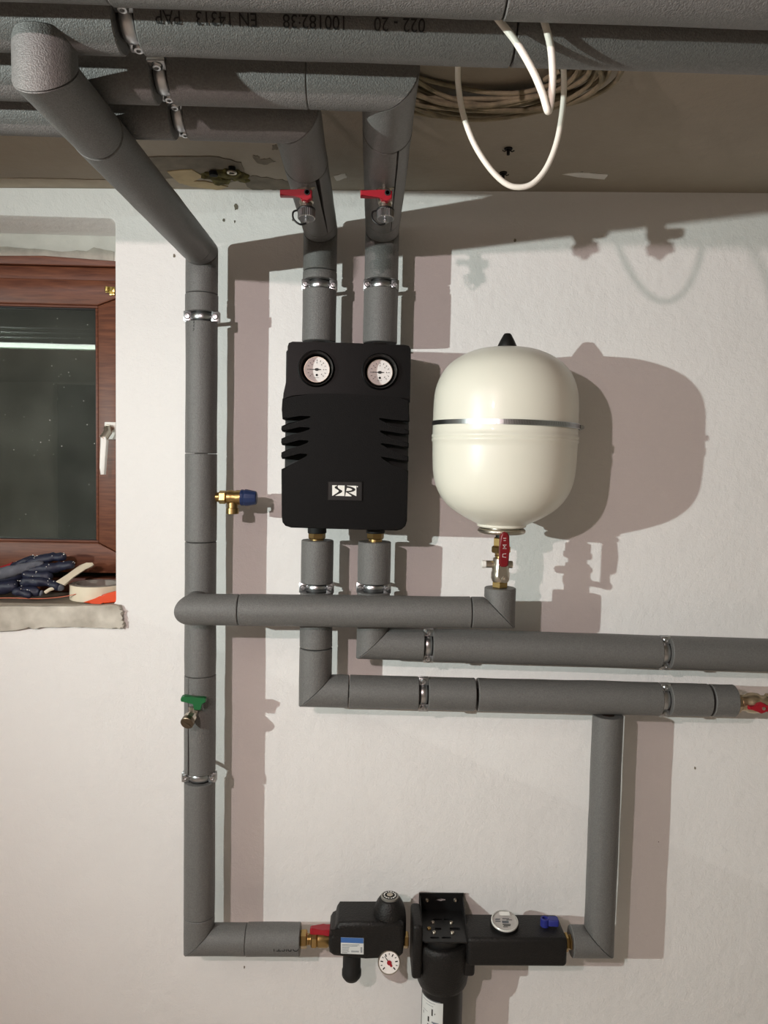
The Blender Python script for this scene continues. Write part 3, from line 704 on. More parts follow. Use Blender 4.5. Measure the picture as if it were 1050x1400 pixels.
bm = bmesh.new(); torus(bm, at(136), Z, .0415, .0052, 56, 12); cyl(bm, at(139), at(131), .036, 40); obj('connection_flange', bm, 'nickel', t)
zb = at(-8); bm = bmesh.new()
Rb = 99.4*sc*.985+.0006
def band(a0, a1, r, hh, n, th=.0012, tilt=0.0):
    g_ = []
    for i in range(n+1):
        a = a0+(a1-a0)*i/n; e_ = V(math.sin(a), -math.cos(a), 0); dz = Z*(tilt*math.sin(a))
        g_.append([bm.verts.new(zb+dz+e_*r+Z*hh), bm.verts.new(zb+dz+e_*(r+th)+Z*hh), bm.verts.new(zb+dz+e_*(r+th)-Z*hh), bm.verts.new(zb+dz+e_*r-Z*hh)])
    for p, q in zip(g_, g_[1:]):
        for k in range(4): bm.faces.new((p[k], p[(k+1) % 4], q[(k+1) % 4], q[k]))
    bm.faces.new(g_[0]); bm.faces.new(g_[-1][::-1])
tl = -.0015
band(-PI, math.radians(8), Rb, .0042, 60, .0014, tl); sb = obj('strap', bm, 'steel', t)
bm = bmesh.new(); band(math.radians(-11), PI, Rb+.0016, .0048, 60, .0014, tl); obj('strap', bm, 'steel', t)
bm = bmesh.new()
for i in range(84):                               # worm-drive notches pressed into the band
    a = math.radians(-10+ i*1.15); e_ = V(math.sin(a), -math.cos(a), 0); f_ = V(math.cos(a), math.sin(a), 0)
    c = zb+Z*(tl*math.sin(a))+e_*(Rb+.0031); prism(bm, [c-f_*.0004-Z*.0036, c+f_*.0002-Z*.0036, c+f_*.0006+Z*.0036, c+Z*.0036], -e_*.0006)
o = obj('strap_notches', bm, 'ink', t); o['kind'] = 'stuff'
bm = bmesh.new(); a = zb+V(Rb+.002, -.0, -.001); box(bm, a, (.012, .026, .011), .002); cyl(bm, a+V(.005, -.018, 0), a+V(.005, .018, 0), .0042, 14, .0008); obj('strap_buckle', bm, 'steel', t)
bm = bmesh.new(); box(bm, (ax, -.012, zc_+.01), (.06, .022, .05), .004); obj('wall_bracket', bm, 'nickel', t)

# cap valve under the vessel
vx = K(684.5, 770, .155).x; vz = lambda py: K(684, py, .155).z; vp = lambda py: V(vx, -.155, vz(py))
t = thing('cap_valve', 'brass shut-off valve with long dark red lever under the white tank', 'valve', vp(803))
bm = bmesh.new(); cyl(bm, vp(727), vp(736), .0115, 24); obj('gasket', bm, 'rubber', t)
bm = bmesh.new(); hexnut(bm, vp(734.5), vp(747), .0165, .2); obj('nut', bm, 'brass', t)
bm = bmesh.new(); hexnut(bm, vp(746.5), vp(756), .0185, .55); obj('nut', bm, 'brass', t)
bm = bmesh.new(); lathe(bm, [(.012, 0), (.0126, .002), (.0115, .004), (.0126, .006), (.0115, .008), (.012, .012)], vp(755.5), -Z, 28); obj('nipple', bm, 'brass', t)
bm = bmesh.new()
L_ = vz(762)-vz(796); lathe(bm, [(.012, 0), (.0155, .002), (.0155, .012), (.0168, .016), (.0168, L_*.55), (.0182, L_*.6), (.0182, L_-.008), (.016, L_-.002), (.013, L_)], vp(762), -Z, 32)
cyl(bm, vp(771.5)-X*.030, vp(771.5)+X*.0235, .0072, 18, .001); obj('valve_body', bm, 'nickel', t)
bm = bmesh.new(); cyl(bm, vp(771.5)-X*.038, vp(771.5)-X*.0285, .0078, 18, .001); obj('test_plug', bm, 'white', t)
bm = bmesh.new(); hexnut(bm, vp(794.5), vp(803.5), .0165, .2); lathe(bm, [(.013, 0), (.013, .006)], vp(803.5), -Z, 20); obj('nut', bm, 'brass', t)
hx = -.182; lv = lambda x, y, h=.204: K(x, y, h)
bm = bmesh.new(); tube(bm, [vp(787)-Y*.012, vp(787)-Y*.046], .0058, 16); cyl(bm, vp(787)+V(.001, -.043, 0), vp(787)+V(.001, -.050, 0), .0072, 18, .001); lathe(bm, [(.0036, 0), (.0036, .002), (0, .003)], vp(787)+V(.001, -.050, 0), FR, 6)
prism(bm, [lv(681, 789), lv(682, 773), lv(693, 773), lv(693, 789), lv(690, 793), lv(684, 793)], Y*.003, .0006, 1); obj('lever_stem', bm, 'nickel', t)
bm = bmesh.new()
lp = [(683, 773), (683.6, 750), (684.4, 734), (686, 729.5), (690, 727.2), (694, 728.6), (696.8, 733), (697, 750), (695.6, 773), (692, 775.5), (686, 775.5)]
prism(bm, [lv(x, y, .213) for x, y in lp], Y*.012, .003, 3); lvr = obj('lever', bm, 'darkred', t)
bm = bmesh.new()
mk = lambda pts, w_=.0007: tube(bm, [lv(x, y, .2134) for x, y in pts], w_*.7, 6)
for pts in ([(688, 736), (692, 736)], [(688.5, 739), (691.5, 739)], [(687.5, 745), (692.5, 745), (689.5, 747.5), (692.5, 750), (687.5, 750), (690, 747.5), (687.5, 745)], [(692, 757), (687.5, 757.5), (687.2, 761.5), (692, 762)]): mk(pts)
o = obj('embossed_marks', bm, 'white', lvr); o['kind'] = 'stuff'

# ------------------------------------------------------------------ safety valve on the left riser
sv = lambda px, py=680, h=.09: K(px, py, h)
t = thing('safety_valve', 'small brass safety valve with a dark blue cap on the tall pipe', 'valve', sv(300))
zv = sv(315).z; q = lambda px: V(sv(px).x, -.09, zv)
bm = bmesh.new(); cyl(bm, V(X0+.012, -.09, zv), q(304), .010, 20); hexnut(bm, q(299.5), q(309), .0135, .4); obj('nipple', bm, 'brass', t)
bm = bmesh.new(); lathe(bm, [(.0105, 0), (.0145, .003), (.0150, .012), (.0135, .018), (.0150, .022), (.0150, .030)], q(309), X, 28)
cyl(bm, q(318), V(q(318).x, -.09, zv-.024), .0105, 24); lathe(bm, [(.0105, 0), (.0128, .001), (.0128, .012), (.0105, .0125), (.0085, .0125), (.0085, .005)], V(q(318).x, -.09, zv-.021), -Z, 28); obj('valve_body', bm, 'brass', t)
bm = bmesh.new(); lathe(bm, [(.0155, 0), (.0165, .001), (.0165, .006), (.0158, .0075), (.0170, .009), (.0168, .014), (.0135, .031), (.012, .0325), (0, .0325)], q(329), X, 12); obj('cap', bm, 'navycap', t, ang=25)

# ------------------------------------------------------------------ drain cocks
def drain_cock(px, label, A, T, loc=None):
    d = (T-A).normalized(); s = (.44-.09)/(-d.y) if d.y else 0
    hh = .435; base = A.lerp(T, (hh-.09)/(-T.y-.09)) + V(0, 0, -RW+.002)
    t = thing('drain_cock', label, 'valve', base, 'red-handled drain cocks'); dn = V(.03, -.16, -1).normalized(); p = lambda k: base+dn*k
    bm = bmesh.new(); cyl(bm, p(-.004), p(.003), .0145, 4, .001, .3); cyl(bm, p(.002), p(.016), .0095, 20); obj('valve_body', bm, 'nickel', t)
    bm = bmesh.new(); lathe(bm, [(.0095, .014), (.011, .016), (.011, .024), (.0095, .026), (.0095, .034)], base, dn, 24); cyl(bm, p(.019), p(.019)-Y*.018, .005, 14); obj('outlet', bm, 'nickel', t)
    bm = bmesh.new(); c = p(.0185)-Y*.022
    prism(bm, [c+V(x, -.004, z) for x, z in ((-.038, .0055), (-.010, .0060), (.004, .0072), (.0100, .005), (.0100, -.006), (.003, -.0100), (-.005, -.0090), (-.009, -.0035), (-.038, -.0038))], Y*.011, .0018, 2)
    lv_ = obj('lever', bm, 'red', t)
    bm = bmesh.new(); lathe(bm, [(.0046, 0), (.0046, .0012), (.003, .0012), (.003, 0)], c+V(.003, -.004, .002), FR, 14); obj('lever_screw', bm, 'ink', lv_)
    bm = bmesh.new(); N = 28; prs = []
    rings = []
    for tt, rr in ((.036, .0125), (.037, .0135), (.049, .0135), (.050, .0125)):
        rings.append((tt, rr))
    u, v = perp(dn); vs = [[bm.verts.new(p(tt)+(u*math.cos(2*PI*i/(2*N))+v*math.sin(2*PI*i/(2*N)))*(rr-(.0009 if i % 2 else 0))) for i in range(2*N)] for tt, rr in rings]
    for a, b in zip(vs, vs[1:]):
        for i in range(2*N): bm.faces.new((a[i], a[(i+1) % (2*N)], b[(i+1) % (2*N)], b[i]))
    bm.faces.new(vs[0][::-1]); bm.faces.new(vs[-1]); cyl(bm, p(.05), p(.056), .004, 12, .001); obj('cap', bm, 'steel', t, flat=True)
    bm = bmesh.new(); torus(bm, p(.036), dn, .0118, .0022, 28, 8)
    tube(bm, [p(.036)-X*.012, p(.040)-X*.020-Y*.002, p(.052)-X*.0195-Y*.004, p(.060)-X*.010-Y*.004, p(.057)-X*.001], .0015, 8, 6); obj('retaining_strap', bm, 'rubber', t); return t
drain_cock(415, 'red-handled drain cock on the left of the two sloping pipes overhead', A5.lerp(B5, 1), T5)
drain_cock(520, 'red-handled drain cock on the right of the two sloping pipes overhead', B6, T6)

# green-handled drain cock on the left riser
g0 = V(K(270, 972, .09).x, -.118, K(270, 972, .12).z)
t = thing('drain_cock', 'green-handled drain cock low on the tall pipe', 'valve', g0)
ax_ = V(-.16, -.9, -.33).normalized(); p = lambda k: g0+ax_*k
bm = bmesh.new(); cyl(bm, p(-.004), p(.020), .009, 20); cyl(bm, p(.004), p(.010), .0125, 4, .001, .5); lathe(bm, [(.010, 0), (.0125, .002), (.0125, .012), (.010, .014)], p(.018), ax_, 8); cyl(bm, p(.016), p(.016)+Z*.018, .0055, 14); obj('valve_body', bm, 'nickel', t)
bm = bmesh.new(); lathe(bm, [(.0105, 0), (.0132, .001), (.0132, .010), (.012, .011), (0, .011)], p(.030), ax_, 26); box(bm, p(.0415), (.018, .002, .0022), .0005, 1, Matrix.Rotation(math.radians(38), 3, 'Y')); obj('cap', bm, mat('dull_nickel', (120, 108, 92), .4, 1, .1, 200), t)
gh = lambda x, y, h=.146: K(x, y, h)
bm = bmesh.new(); prism(bm, [gh(x, y) for x, y in ((246.5, 956.5), (248, 952.5), (252, 951.5), (264, 954), (277, 954), (281, 955.5), (281, 960.5), (275, 962), (274.5, 971), (265, 971), (264.5, 962), (252, 960), (247.5, 959.5))], Y*.012, .0012, 2); obj('lever', bm, 'green', t)

# ------------------------------------------------------------------ ball valve at the right picture edge
zb_ = K(1025, 961, .09).z; bv = lambda px: V(K(px, 961, .09).x, -.09, zb_)
t = thing('ball_valve', 'nickel brass ball valve with red butterfly handle at the right edge', 'valve', bv(1004))
nb = mat('bronzed_nickel', (196, 178, 150), .32, .9, .05, 200)
bm = bmesh.new(); hexnut(bm, bv(1003.5), bv(1012), .0205, .1); obj('nut', bm, nb, t)
bm = bmesh.new(); lathe(bm, [(.014, 0), (.0165, .002), (.0165, .012), (.0205, .018), (.0215, .028), (.0205, .038), (.0165, .044), (.0165, .054)], bv(1011), X, 36); cyl(bm, bv(1030)+Y*.0, bv(1030)-Y*.027, .0075, 16); obj('valve_body', bm, nb, t)
bm = bmesh.new(); hexnut(bm, bv(1047), bv(1058), .0205, .1); cyl(bm, bv(1057), bv(1120), .012, 20); obj('nut', bm, nb, t)
bm = bmesh.new(); c = bv(1030)-Y*.036
prism(bm, [c+V(x, 0, z) for x, z in ((-.026, .0035), (-.012, .004), (-.008, .0085), (0, .0115), (.008, .0085), (.012, .004), (.026, .0035), (.026, -.0035), (.012, -.004), (.008, -.0085), (0, -.0115), (-.008, -.0085), (-.012, -.004), (-.026, -.0035))], Y*.009, .002, 2); hv = obj('butterfly_handle', bm, 'red', t)
bm = bmesh.new(); lathe(bm, [(.0035, 0), (.0035, .002), (0, .003)], c+X*.003, FR, 14); obj('handle_screw', bm, 'nickel', hv)

# ------------------------------------------------------------------ pressure reducer in its moulded foam shell
zr = K(430, 1284, .09).z
rp = lambda px, h=.09: V(K(px, 1284, h).x, -h, zr)
# small brass ball valve with red lever between the pipe stub and the reducer
t = thing('ball_valve', 'brass valve with flat red lever left of the black pressure reducer', 'valve', rp(410))
bm = bmesh.new(); cyl(bm, rp(406), rp(414), .011, 20); hexnut(bm, rp(410.5), rp(420), .0185, .2); obj('nut', bm, 'brass', t)
bm = bmesh.new(); lathe(bm, [(.0105, 0), (.012, .001), (.012, .004), (.0105, .005), (.012, .006), (.012, .009), (.0105, .010)], rp(419.5), X, 24); obj('nipple', bm, 'brass', t)
bm = bmesh.new(); hexnut(bm, rp(425.5), rp(434), .0185, .5); obj('nut', bm, 'brass', t)
bm = bmesh.new(); lathe(bm, [(.012, 0), (.0165, .003), (.0165, .022), (.014, .026), (.014, .034)], rp(433), X, 28); cyl(bm, rp(441)+Z*.012, rp(441)+Z*.024, .006, 14); obj('valve_body', bm, 'brass', t)
bm = bmesh.new(); zt_ = zr+.0265
prism(bm, [V(K(x, 1270, .09).x, y, zt_) for x, y in ((424, -.094), (426, -.097), (442, -.098), (447, -.102), (453, -.101), (458, -.096), (458, -.082), (452, -.077), (446, -.077), (442, -.081), (426, -.082), (424, -.085))], -Z*.012, .003, 2)
obj('lever', bm, 'red', t)

t = thing('pressure_reducer', 'black pressure reducer with domed top, blue-white label and small gauge', 'regulator', rp(500))
hb = .128; hbk = .05
shell = [(459, 1268), (463, 1262), (548, 1262), (552.5, 1268), (553.5, 1288), (551, 1306), (545, 1311.5), (500, 1310.5), (456, 1308.5), (450, 1304), (448.5, 1294), (449.5, 1283), (453, 1277), (457, 1275)]
bm = bmesh.new(); ztop = K(470, 1252, .10).z
sp = [K(x, y, hb) for x, y in shell]
prism(bm, sp, Y*(hb-hbk), .011, 4); obj('foam_shell', bm, 'epp', t, ang=60)
# raised rear block with moulded hollows on top
a, b = K(458, 1258, .095), K(520, 1300, .095)
bm = bmesh.new(); zt_ = K(480, 1246, .047).z
box(bm, ((a.x+b.x)/2, -.078, zt_-.025), (b.x-a.x, .062, .05), .006, 3); obj('foam_shell', bm, 'epp', t, ang=60)
for px, py, r in ((468, 1252, .0085), (498, 1255, .0085)):
    c = KZ(px, py, zt_); bm = bmesh.new(); lathe(bm, [(r+.0028, -.001), (r+.0028, .0012), (r+.0014, .0022), (r, .0014), (r-.001, -.0006)], c, Z, 24); obj('moulded_rim', bm, 'epp', t)
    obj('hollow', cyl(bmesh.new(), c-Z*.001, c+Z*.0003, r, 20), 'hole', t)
c = KZ(479, 1247, zt_); bm = bmesh.new(); lathe(bm, [(.0085, 0), (.0085, .007), (.0075, .0085), (.005, .0085), (.0045, .006), (0, .006)], c, Z, 24); obj('plug', bm, 'satin', t)
c = KZ(481, 1258, zt_); bm = bmesh.new(); lathe(bm, [(.0055, 0), (.0055, .0012), (.0035, .003), (0, .0032)], c, Z, 18); obj('screw', bm, 'nickel', t)
bm = bmesh.new(); box(bm, KZ(505, 1247, zt_)+Z*.002, (.026, .018, .008), .002); obj('moulded_rib', bm, 'epp', t)
# dome
dc = K(532, 1270, .09); zd = lambda py, h=.09: K(532, py, h).z
bm = bmesh.new(); zb0_ = zd(1276); H = zd(1227)-zb0_
lathe(bm, smooth_prof([(.033, -.01), (.0355, 0), (.0355, H*.35), (.0345, H*.55), (.0318, H*.74), (.0265, H*.9), (.0210, H)])+[(0, H)], (dc.x, -.09, zb0_), Z, 48)
obj('dome', bm, 'epp', t, ang=60)
kc = V(dc.x, -.09, zb0_+H-.001)
bm = bmesh.new(); lathe(bm, [(.0165, 0), (.0188, .001), (.0188, .005), (.0165, .0062), (.015, .0058), (0, .0058)], kc, Z, 40); kb = obj('setting_cap', bm, mat('grey_cap', (150, 148, 142), .35, .6), t)
bm = bmesh.new(); lathe(bm, [(.0152, .0058), (.0152, .0065), (.0085, .0065), (.0085, .0058)], kc, Z, 40); obj('cap_ring', bm, 'core', kb)
bm = bmesh.new(); lathe(bm, [(.0066, .0058), (.0066, .0075), (.004, .0082), (0, .0082)], kc, Z, 24); obj('cap_screw', bm, 'nickel', kb)
bm = bmesh.new()
for k in range(14):
    a = 2*PI*k/14; ee = V(math.cos(a), math.sin(a), 0); ff = V(-math.sin(a), math.cos(a), 0); w_ = .0014 if k % 3 else .0022
    cc = kc+Z*.0068; prism(bm, [cc+ee*.0105-ff*w_, cc+ee*.0132-ff*w_, cc+ee*.0132+ff*w_, cc+ee*.0105+ff*w_], -Z*.0004)
o = obj('cap_marks', bm, 'white', kb); o['kind'] = 'stuff'
# label
le = lambda x, y, h=hb+.0012: K(390+x/5.526, 1200+y/5.526, h)
bm = bmesh.new(); prism(bm, [le(420, 452), (le(592, 458)), le(592, 580), le(420, 573)], Y*.002); lb = obj('type_label', bm, 'label', t, 'white label with a blue band', flat=True)
bm = bmesh.new(); h2 = hb+.0016; prism(bm, [le(420, 452, h2), le(590, 458, h2), le(590, 497, h2), le(420, 490, h2)], Y*.0006); obj('label_band', bm, 'labelblue', lb, flat=True)
bm = bmesh.new()
for x0, y0, x1 in ((428, 505, 560), (428, 514, 545), (428, 526, 486), (428, 536, 480), (428, 546, 478), (428, 556, 484), (498, 552, 556), (498, 559, 556), (428, 565, 470)):
    prism(bm, [le(x0, y0, h2), le(x1, y0+2, h2), le(x1, y0+5, h2), le(x0, y0+3, h2)], Y*.0006)
for x0, y0 in ((568, 528), (568, 542), (568, 556)): prism(bm, [le(x0, y0, h2), le(x0+14, y0, h2), le(x0+14, y0+9, h2), le(x0, y0+9, h2)], Y*.0006)
o = obj('label_lines', bm, 'labelgrey', lb, flat=True); o['kind'] = 'stuff'
# sight cup hanging below
cz = K(481, 1308, .10); bm = bmesh.new(); zz1 = K(481, 1337, .085).z-cz.z
lathe(bm, [(.0190, .004), (.0190, zz1*.55), (.0205, zz1*.62), (.0205, zz1*.80), (.019, zz1*.86), (.0145, zz1*.97), (.008, zz1), (0, zz1)], (cz.x, -.09, cz.z), Z, 40)
obj('filter_cup', bm, 'rubber', t)
# pressure gauge
gc = K(532, 1316, .134)
fg = V(0, -.96, .28).normalized()
bm = bmesh.new(); lathe(bm, [(.018, -.016), (.0225, -.014), (.0232, 0), (.0225, .0012), (.0212, .0012), (.0208, .0), (.0, -.0)], gc, fg, 48); cyl(bm, gc-fg*.013, gc-fg*.03+Z*.006, .006, 14); gg = obj('pressure_gauge', bm, 'nickel', t)
obj('dial', cyl(bmesh.new(), gc-fg*.0006, gc+fg*.0006, .0208, 48), 'dial', gg)
gu, gv = X, fg.cross(X)*-1
if gv.z < 0: gv = -gv
q = gc+fg*.0012
bm = bmesh.new(); pd = (gu*-.62+gv*.78).normalized(); pn = (gu*.78+gv*.62)
prism(bm, [q-pd*.006-pn*.0016, q-pd*.006+pn*.0016, q+pn*.0012, q+pd*.0155+pn*.0004, q+pd*.0155-pn*.0004, q-pn*.0012], -fg*.0004); obj('needle', bm, 'ink', gg)
bm = bmesh.new(); cyl(bm, q, q+fg*.0012, .0046, 20); prism(bm, [q+fg*.0008+(gu*-.6+gv*.8)*-.009+pn*.002, q+fg*.0008+pn*.003, q+fg*.0008-pn*.003, q+fg*.0008-pd*.009-pn*.002], -fg*.0006); obj('hub', bm, 'red', gg)
bm = bmesh.new()
for k in range(11):
    a = math.radians(225-270*k/10); ee = gu*math.cos(a)+gv*math.sin(a); ff = gv*math.cos(a)-gu*math.sin(a); w_ = .0007 if k % 2 else .0011
    prism(bm, [q+ee*(.0145 if k % 2 else .0125)-ff*w_, q+ee*.018-ff*w_, q+ee*.018+ff*w_, q+ee*(.0145 if k % 2 else .0125)+ff*w_], -fg*.0004)
o = obj('scale_marks', bm, 'ink', gg); o['kind'] = 'stuff'
bm = bmesh.new(); cyl(bm, rp(548), rp(558), .013, 20); hexnut(bm, rp(552), rp(558.5), .0165, .2); obj('outlet_nut', bm, 'brass', t)

# ------------------------------------------------------------------ water filter on its bracket
t = thing('water_filter', 'black water filter hanging under a screwed bracket, long bowl with paper label', 'filter', K(604, 1290, .08))
bk0, bk1 = K(573, 1221, .012), K(634, 1222, .012)
zs = KZ(604, 1289, 0)                              # placeholder
zsh = K(604, 1244.5, .012).z                       # level of the shelf
mx = (bk0.x+bk1.x)/2; hw = (bk1.x-bk0.x)/2
zb_t = bk0.z
slotc = K(602.5, 1230.5, .012); 
def cross(c, r1=.0042, L=.0105, r2=.0022):
    pts = []
    for a in range(0, 360, 15):
        A = math.radians(a); x, z = r1*math.cos(A), r1*math.sin(A)
        if abs(z) <= r2*1.02 and abs(x) > 0: x = math.copysign(L, x)
        pts.append(V(c.x+x, c.y, c.z+z))
    return pts
bm = bmesh.new()
holed(bm, [V(mx-hw, -.012, zsh-.002), V(mx+hw, -.012, zsh-.002), V(mx+hw, -.012, zb_t), V(mx-hw, -.012, zb_t)], [cross(slotc)], Y*.003); br = obj('bracket_plate', bm, 'bracket', t)
for px in (584, 622.5):
    c = K(px, 1230.5, .012); bm = bmesh.new(); lathe(bm, [(.0046, 0), (.0046, .001), (.0034, .0036), (.0016, .0038), (.0016, .002), (0, .002)], c, FR, 16); obj('wall_screw', bm, 'nickel', br)
d0, d1 = KZ(604, 1246, zsh), KZ(604, 1287.5, zsh)
sh_f = -d1.y
cs = lambda x, y, dz=0: V(KZ(x, y, zsh).x, KZ(x, y, zsh).y, zsh+dz)
outer = [V(mx-hw, -.010, zsh), V(mx+hw, -.010, zsh), V(mx+hw, -sh_f+.006, zsh), V(mx+hw-.006, -sh_f, zsh), V(mx-hw+.006, -sh_f, zsh), V(mx-hw, -sh_f+.006, zsh)]
def slot(px, py, L, r=.0032):
    c = cs(px, py); return [V(c.x+x*L, c.y+y*r, zsh) for x, y in ((-1, -.6), (-.8, -1), (.8, -1), (1, -.6), (1, .6), (.8, 1), (-.8, 1), (-1, .6))]
holes = [slot(598, 1257, .0095), slot(613, 1257, .0095), slot(594.5, 1282, .0095), slot(610.5, 1282, .0095), slot(599, 1270, .007, .004), slot(622, 1270, .011, .005)]
bm = bmesh.new(); holed(bm, outer, holes, -Z*.003); sf = obj('bracket_shelf', bm, 'bracket', t)
for s in (-1, 1):
    bm = bmesh.new(); x = mx+s*(hw-.0012); prism(bm, [V(x, -.010, zb_t-.004), V(x, -.010, zsh), V(x, -sh_f+.02, zsh), V(x, -sh_f+.035, zsh+.004)], V(-s*.0022, 0, 0)); obj('bracket_gusset', bm, 'bracket', t)
for px, py, m_ in ((592, 1261.5, 'nickel'), (617, 1262, 'nickel'), (593.5, 1275.5, 'nickel'), (618.5, 1276, 'nickel'), (586.5, 1270, 'brass')):
    c = cs(px, py); bm = bmesh.new(); lathe(bm, [(.0046, -.001), (.0046, .0012), (.0036, .003), (.0014, .003), (.0014, .0015), (0, .0015)], c, Z, 16); obj('shelf_screw', bm, m_, sf)
hc_ = V(mx-.001, -.078, 0); 
zf = lambda py, h=.08: K(604, py, h).z
bm = bmesh.new(); z0_, z1_ = zsh-.003, zf(1300, .10)
lathe(bm, [(.044, z0_), (.046, z0_-.002), (.046, z1_), (.040, z1_-.004)], hc_, Z, 48); obj('filter_head', bm, 'satin', t)
bm = bmesh.new(); zt2 = zf(1297, .12); zb2 = zf(1356, .09); R_ = .0595
lathe(bm, smooth_prof([(.047, zt2), (.0555, zt2-.001), (R_, zt2-.010), (R_+.0005, zt2-.022), (R_-.001, zt2-.040), (.053, zb2+.022), (.041, zb2+.008), (.031, zb2), (.028, zb2)]), hc_, Z, 64); obj('shell_bowl', bm, 'epp', t, ang=60)
bm = bmesh.new(); a, b = K(563, 1250, .08), K(575, 1322, .08)
box(bm, ((a.x+b.x)/2, -.078, (a.z+b.z)/2), (b.x-a.x, .088, a.z-b.z), .007, 3); obj('shell_cheek', bm, 'epp', t)
bm = bmesh.new(); a, b = K(632, 1282, .08), K(644, 1322, .08)
box(bm, ((a.x+b.x)/2, -.078, (a.z+b.z)/2), (b.x-a.x+.006, .08, a.z-b.z-.006), .007, 3); obj('shell_cheek', bm, 'epp', t)
bx0, bx1 = K(576, 1390, .08).x, K(631.5, 1390, .08).x; Rb_ = (bx1-bx0)/2; bc = V((bx0+bx1)/2, -.078, 0)
zbot = zb2-.20
bm = bmesh.new(); lathe(bm, [(Rb_*.96, zb2+.012), (Rb_, zb2+.004), (Rb_, zbot+.03), (Rb_*.9, zbot+.01), (Rb_*.5, zbot), (0, zbot)], bc, Z, 56); obj('filter_bowl', bm, 'satin', t)
# paper label wrapped round the bowl
def wrapped(nm, m_, r, a0, a1, z0, z1, par, n_=14):
    b = bmesh.new(); g_ = []
    for i in range(n_+1):
        a = math.radians(a0+(a1-a0)*i/n_); ee = V(math.sin(a), -math.cos(a), 0)
        g_.append((b.verts.new(V(bc.x, bc.y, z0)+ee*r), b.verts.new(V(bc.x, bc.y, z1)+ee*r)))
    for p_, q_ in zip(g_, g_[1:]): b.faces.new((p_[0], q_[0], q_[1], p_[1]))
    return obj(nm, b, m_, par)
pl = wrapped('paper_label', 'label', Rb_+.0006, -78, -3, zb2-.17, zb2-.003, t)
zy = lambda py: K(600, py, .10).z
for a0, a1, y0, y1 in ((-35, -31, 1373, 1382), (-26, -24, 1377.5, 1379.5), (-47, -42, 1385, 1392), (-66, -64, 1382, 1386), (-48, -40, 1395, 1399)):
    wrapped('label_print', 'ink', Rb_+.0009, a0, a1, zy(y1), zy(y0), pl, 3)
for a0, a1, y0, y1 in ((-70, -10, 1361, 1361.5), (-68, -25, 1365, 1365.6), (-55, -30, 1369, 1369.6), (-66, -48, 1379, 1379.5)):
    wrapped('label_print', 'labelgrey', Rb_+.0009, a0, a1, zy(y1), zy(y0), pl, 6)
wrapped('label_print', 'labelgrey', Rb_+.0009, -34, -14, zy(1391.5), zy(1389.5), pl, 5)
wrapped('label_print', mat('label_slate', (92, 98, 124), .5), Rb_+.0009, -30, -19, zy(1400), zy(1391.5), pl, 5)

# ------------------------------------------------------------------ water meter
t = thing('water_meter', 'black boxed water meter with round clear dial beside the filter', 'meter', K(700, 1320, .08))
m0, m1 = K(636, 1300, .10), K(771, 1300, .10); ztm = K(700, 1281, .122).z; zbm = K(700, 1322.5, .128).z
bm = bmesh.new(); box(bm, ((m0.x+m1.x)/2, -.083, (ztm+zbm)/2), (m1.x-m0.x, .092, ztm-zbm), .009, 4); obj('casing', bm, 'epp', t, ang=60)
bm = bmesh.new(); box(bm, ((m0.x+m1.x)/2, -.084, ztm-.004), (m1.x-m0.x+.0012, .0935, .0016), .0006, 1); 
# dial
dp = K(690, 1258.5, .088); dn = V(.0, -.22, .95).normalized()
q = V(dp.x, dp.y, 0); q.z = dp.z
bm = bmesh.new(); lathe(bm, [(.0300, -.030), (.0300, -.006), (.0292, -.002), (.0292, -.004)], q, dn, 48); mb = obj('meter_body', bm, 'satin', t)
bm = bmesh.new(); lathe(bm, [(.0285, -.010), (.0285, 0.0), (.0275, .0012), (.0255, .0012), (.0255, -.010)], q, dn, 48); obj('clear_ring', bm, mat('frosted_ring', (216, 214, 208), .2, 0, 0, 1, 0, 1, .6), mb)
obj('dial', cyl(bmesh.new(), q-dn*.006, q-dn*.0015, .0256, 48), 'dial', mb)
mu = X; mv = dn.cross(X); qq = q-dn*.0008
def quad(nm, m_, x0, y0, x1, y1, par, lift=0):
    b = bmesh.new(); prism(b, [qq+dn*lift+mu*x+mv*y for x, y in ((x0, y0), (x1, y0), (x1, y1), (x0, y1))], -dn*.0006); return obj(nm, b, m_, par, flat=True)
quad('counter_window', 'labelgrey', -.006, -.006, .008, -.0005, mb)
for x0, y0, x1, y1 in ((-.019, .004, -.009, .0055), (-.020, .0015, -.010, .0025), (-.020, -.003, -.009, -.001), (-.004, .0045, .010, .006), (.004, .0015, .016, .0025), (-.006, -.0105, .011, -.009), (-.004, -.0135, .010, -.012), (-.006, -.0165, .004, -.0155)):
    quad('dial_print', 'labelgrey' if x0 < -.005 and y0 > -.005 else 'ink', x0, y0, x1, y1, mb)
b_ = bmesh.new(); lathe(b_, [(.0262, .0002), (.0262, .0022), (.0255, .0028), (0, .0028)], q, dn, 40); obj('dial_cover', b_, 'clear', mb)
quad('cover_lid', 'white', -.009, .010, .013, .020, mb, .0045)
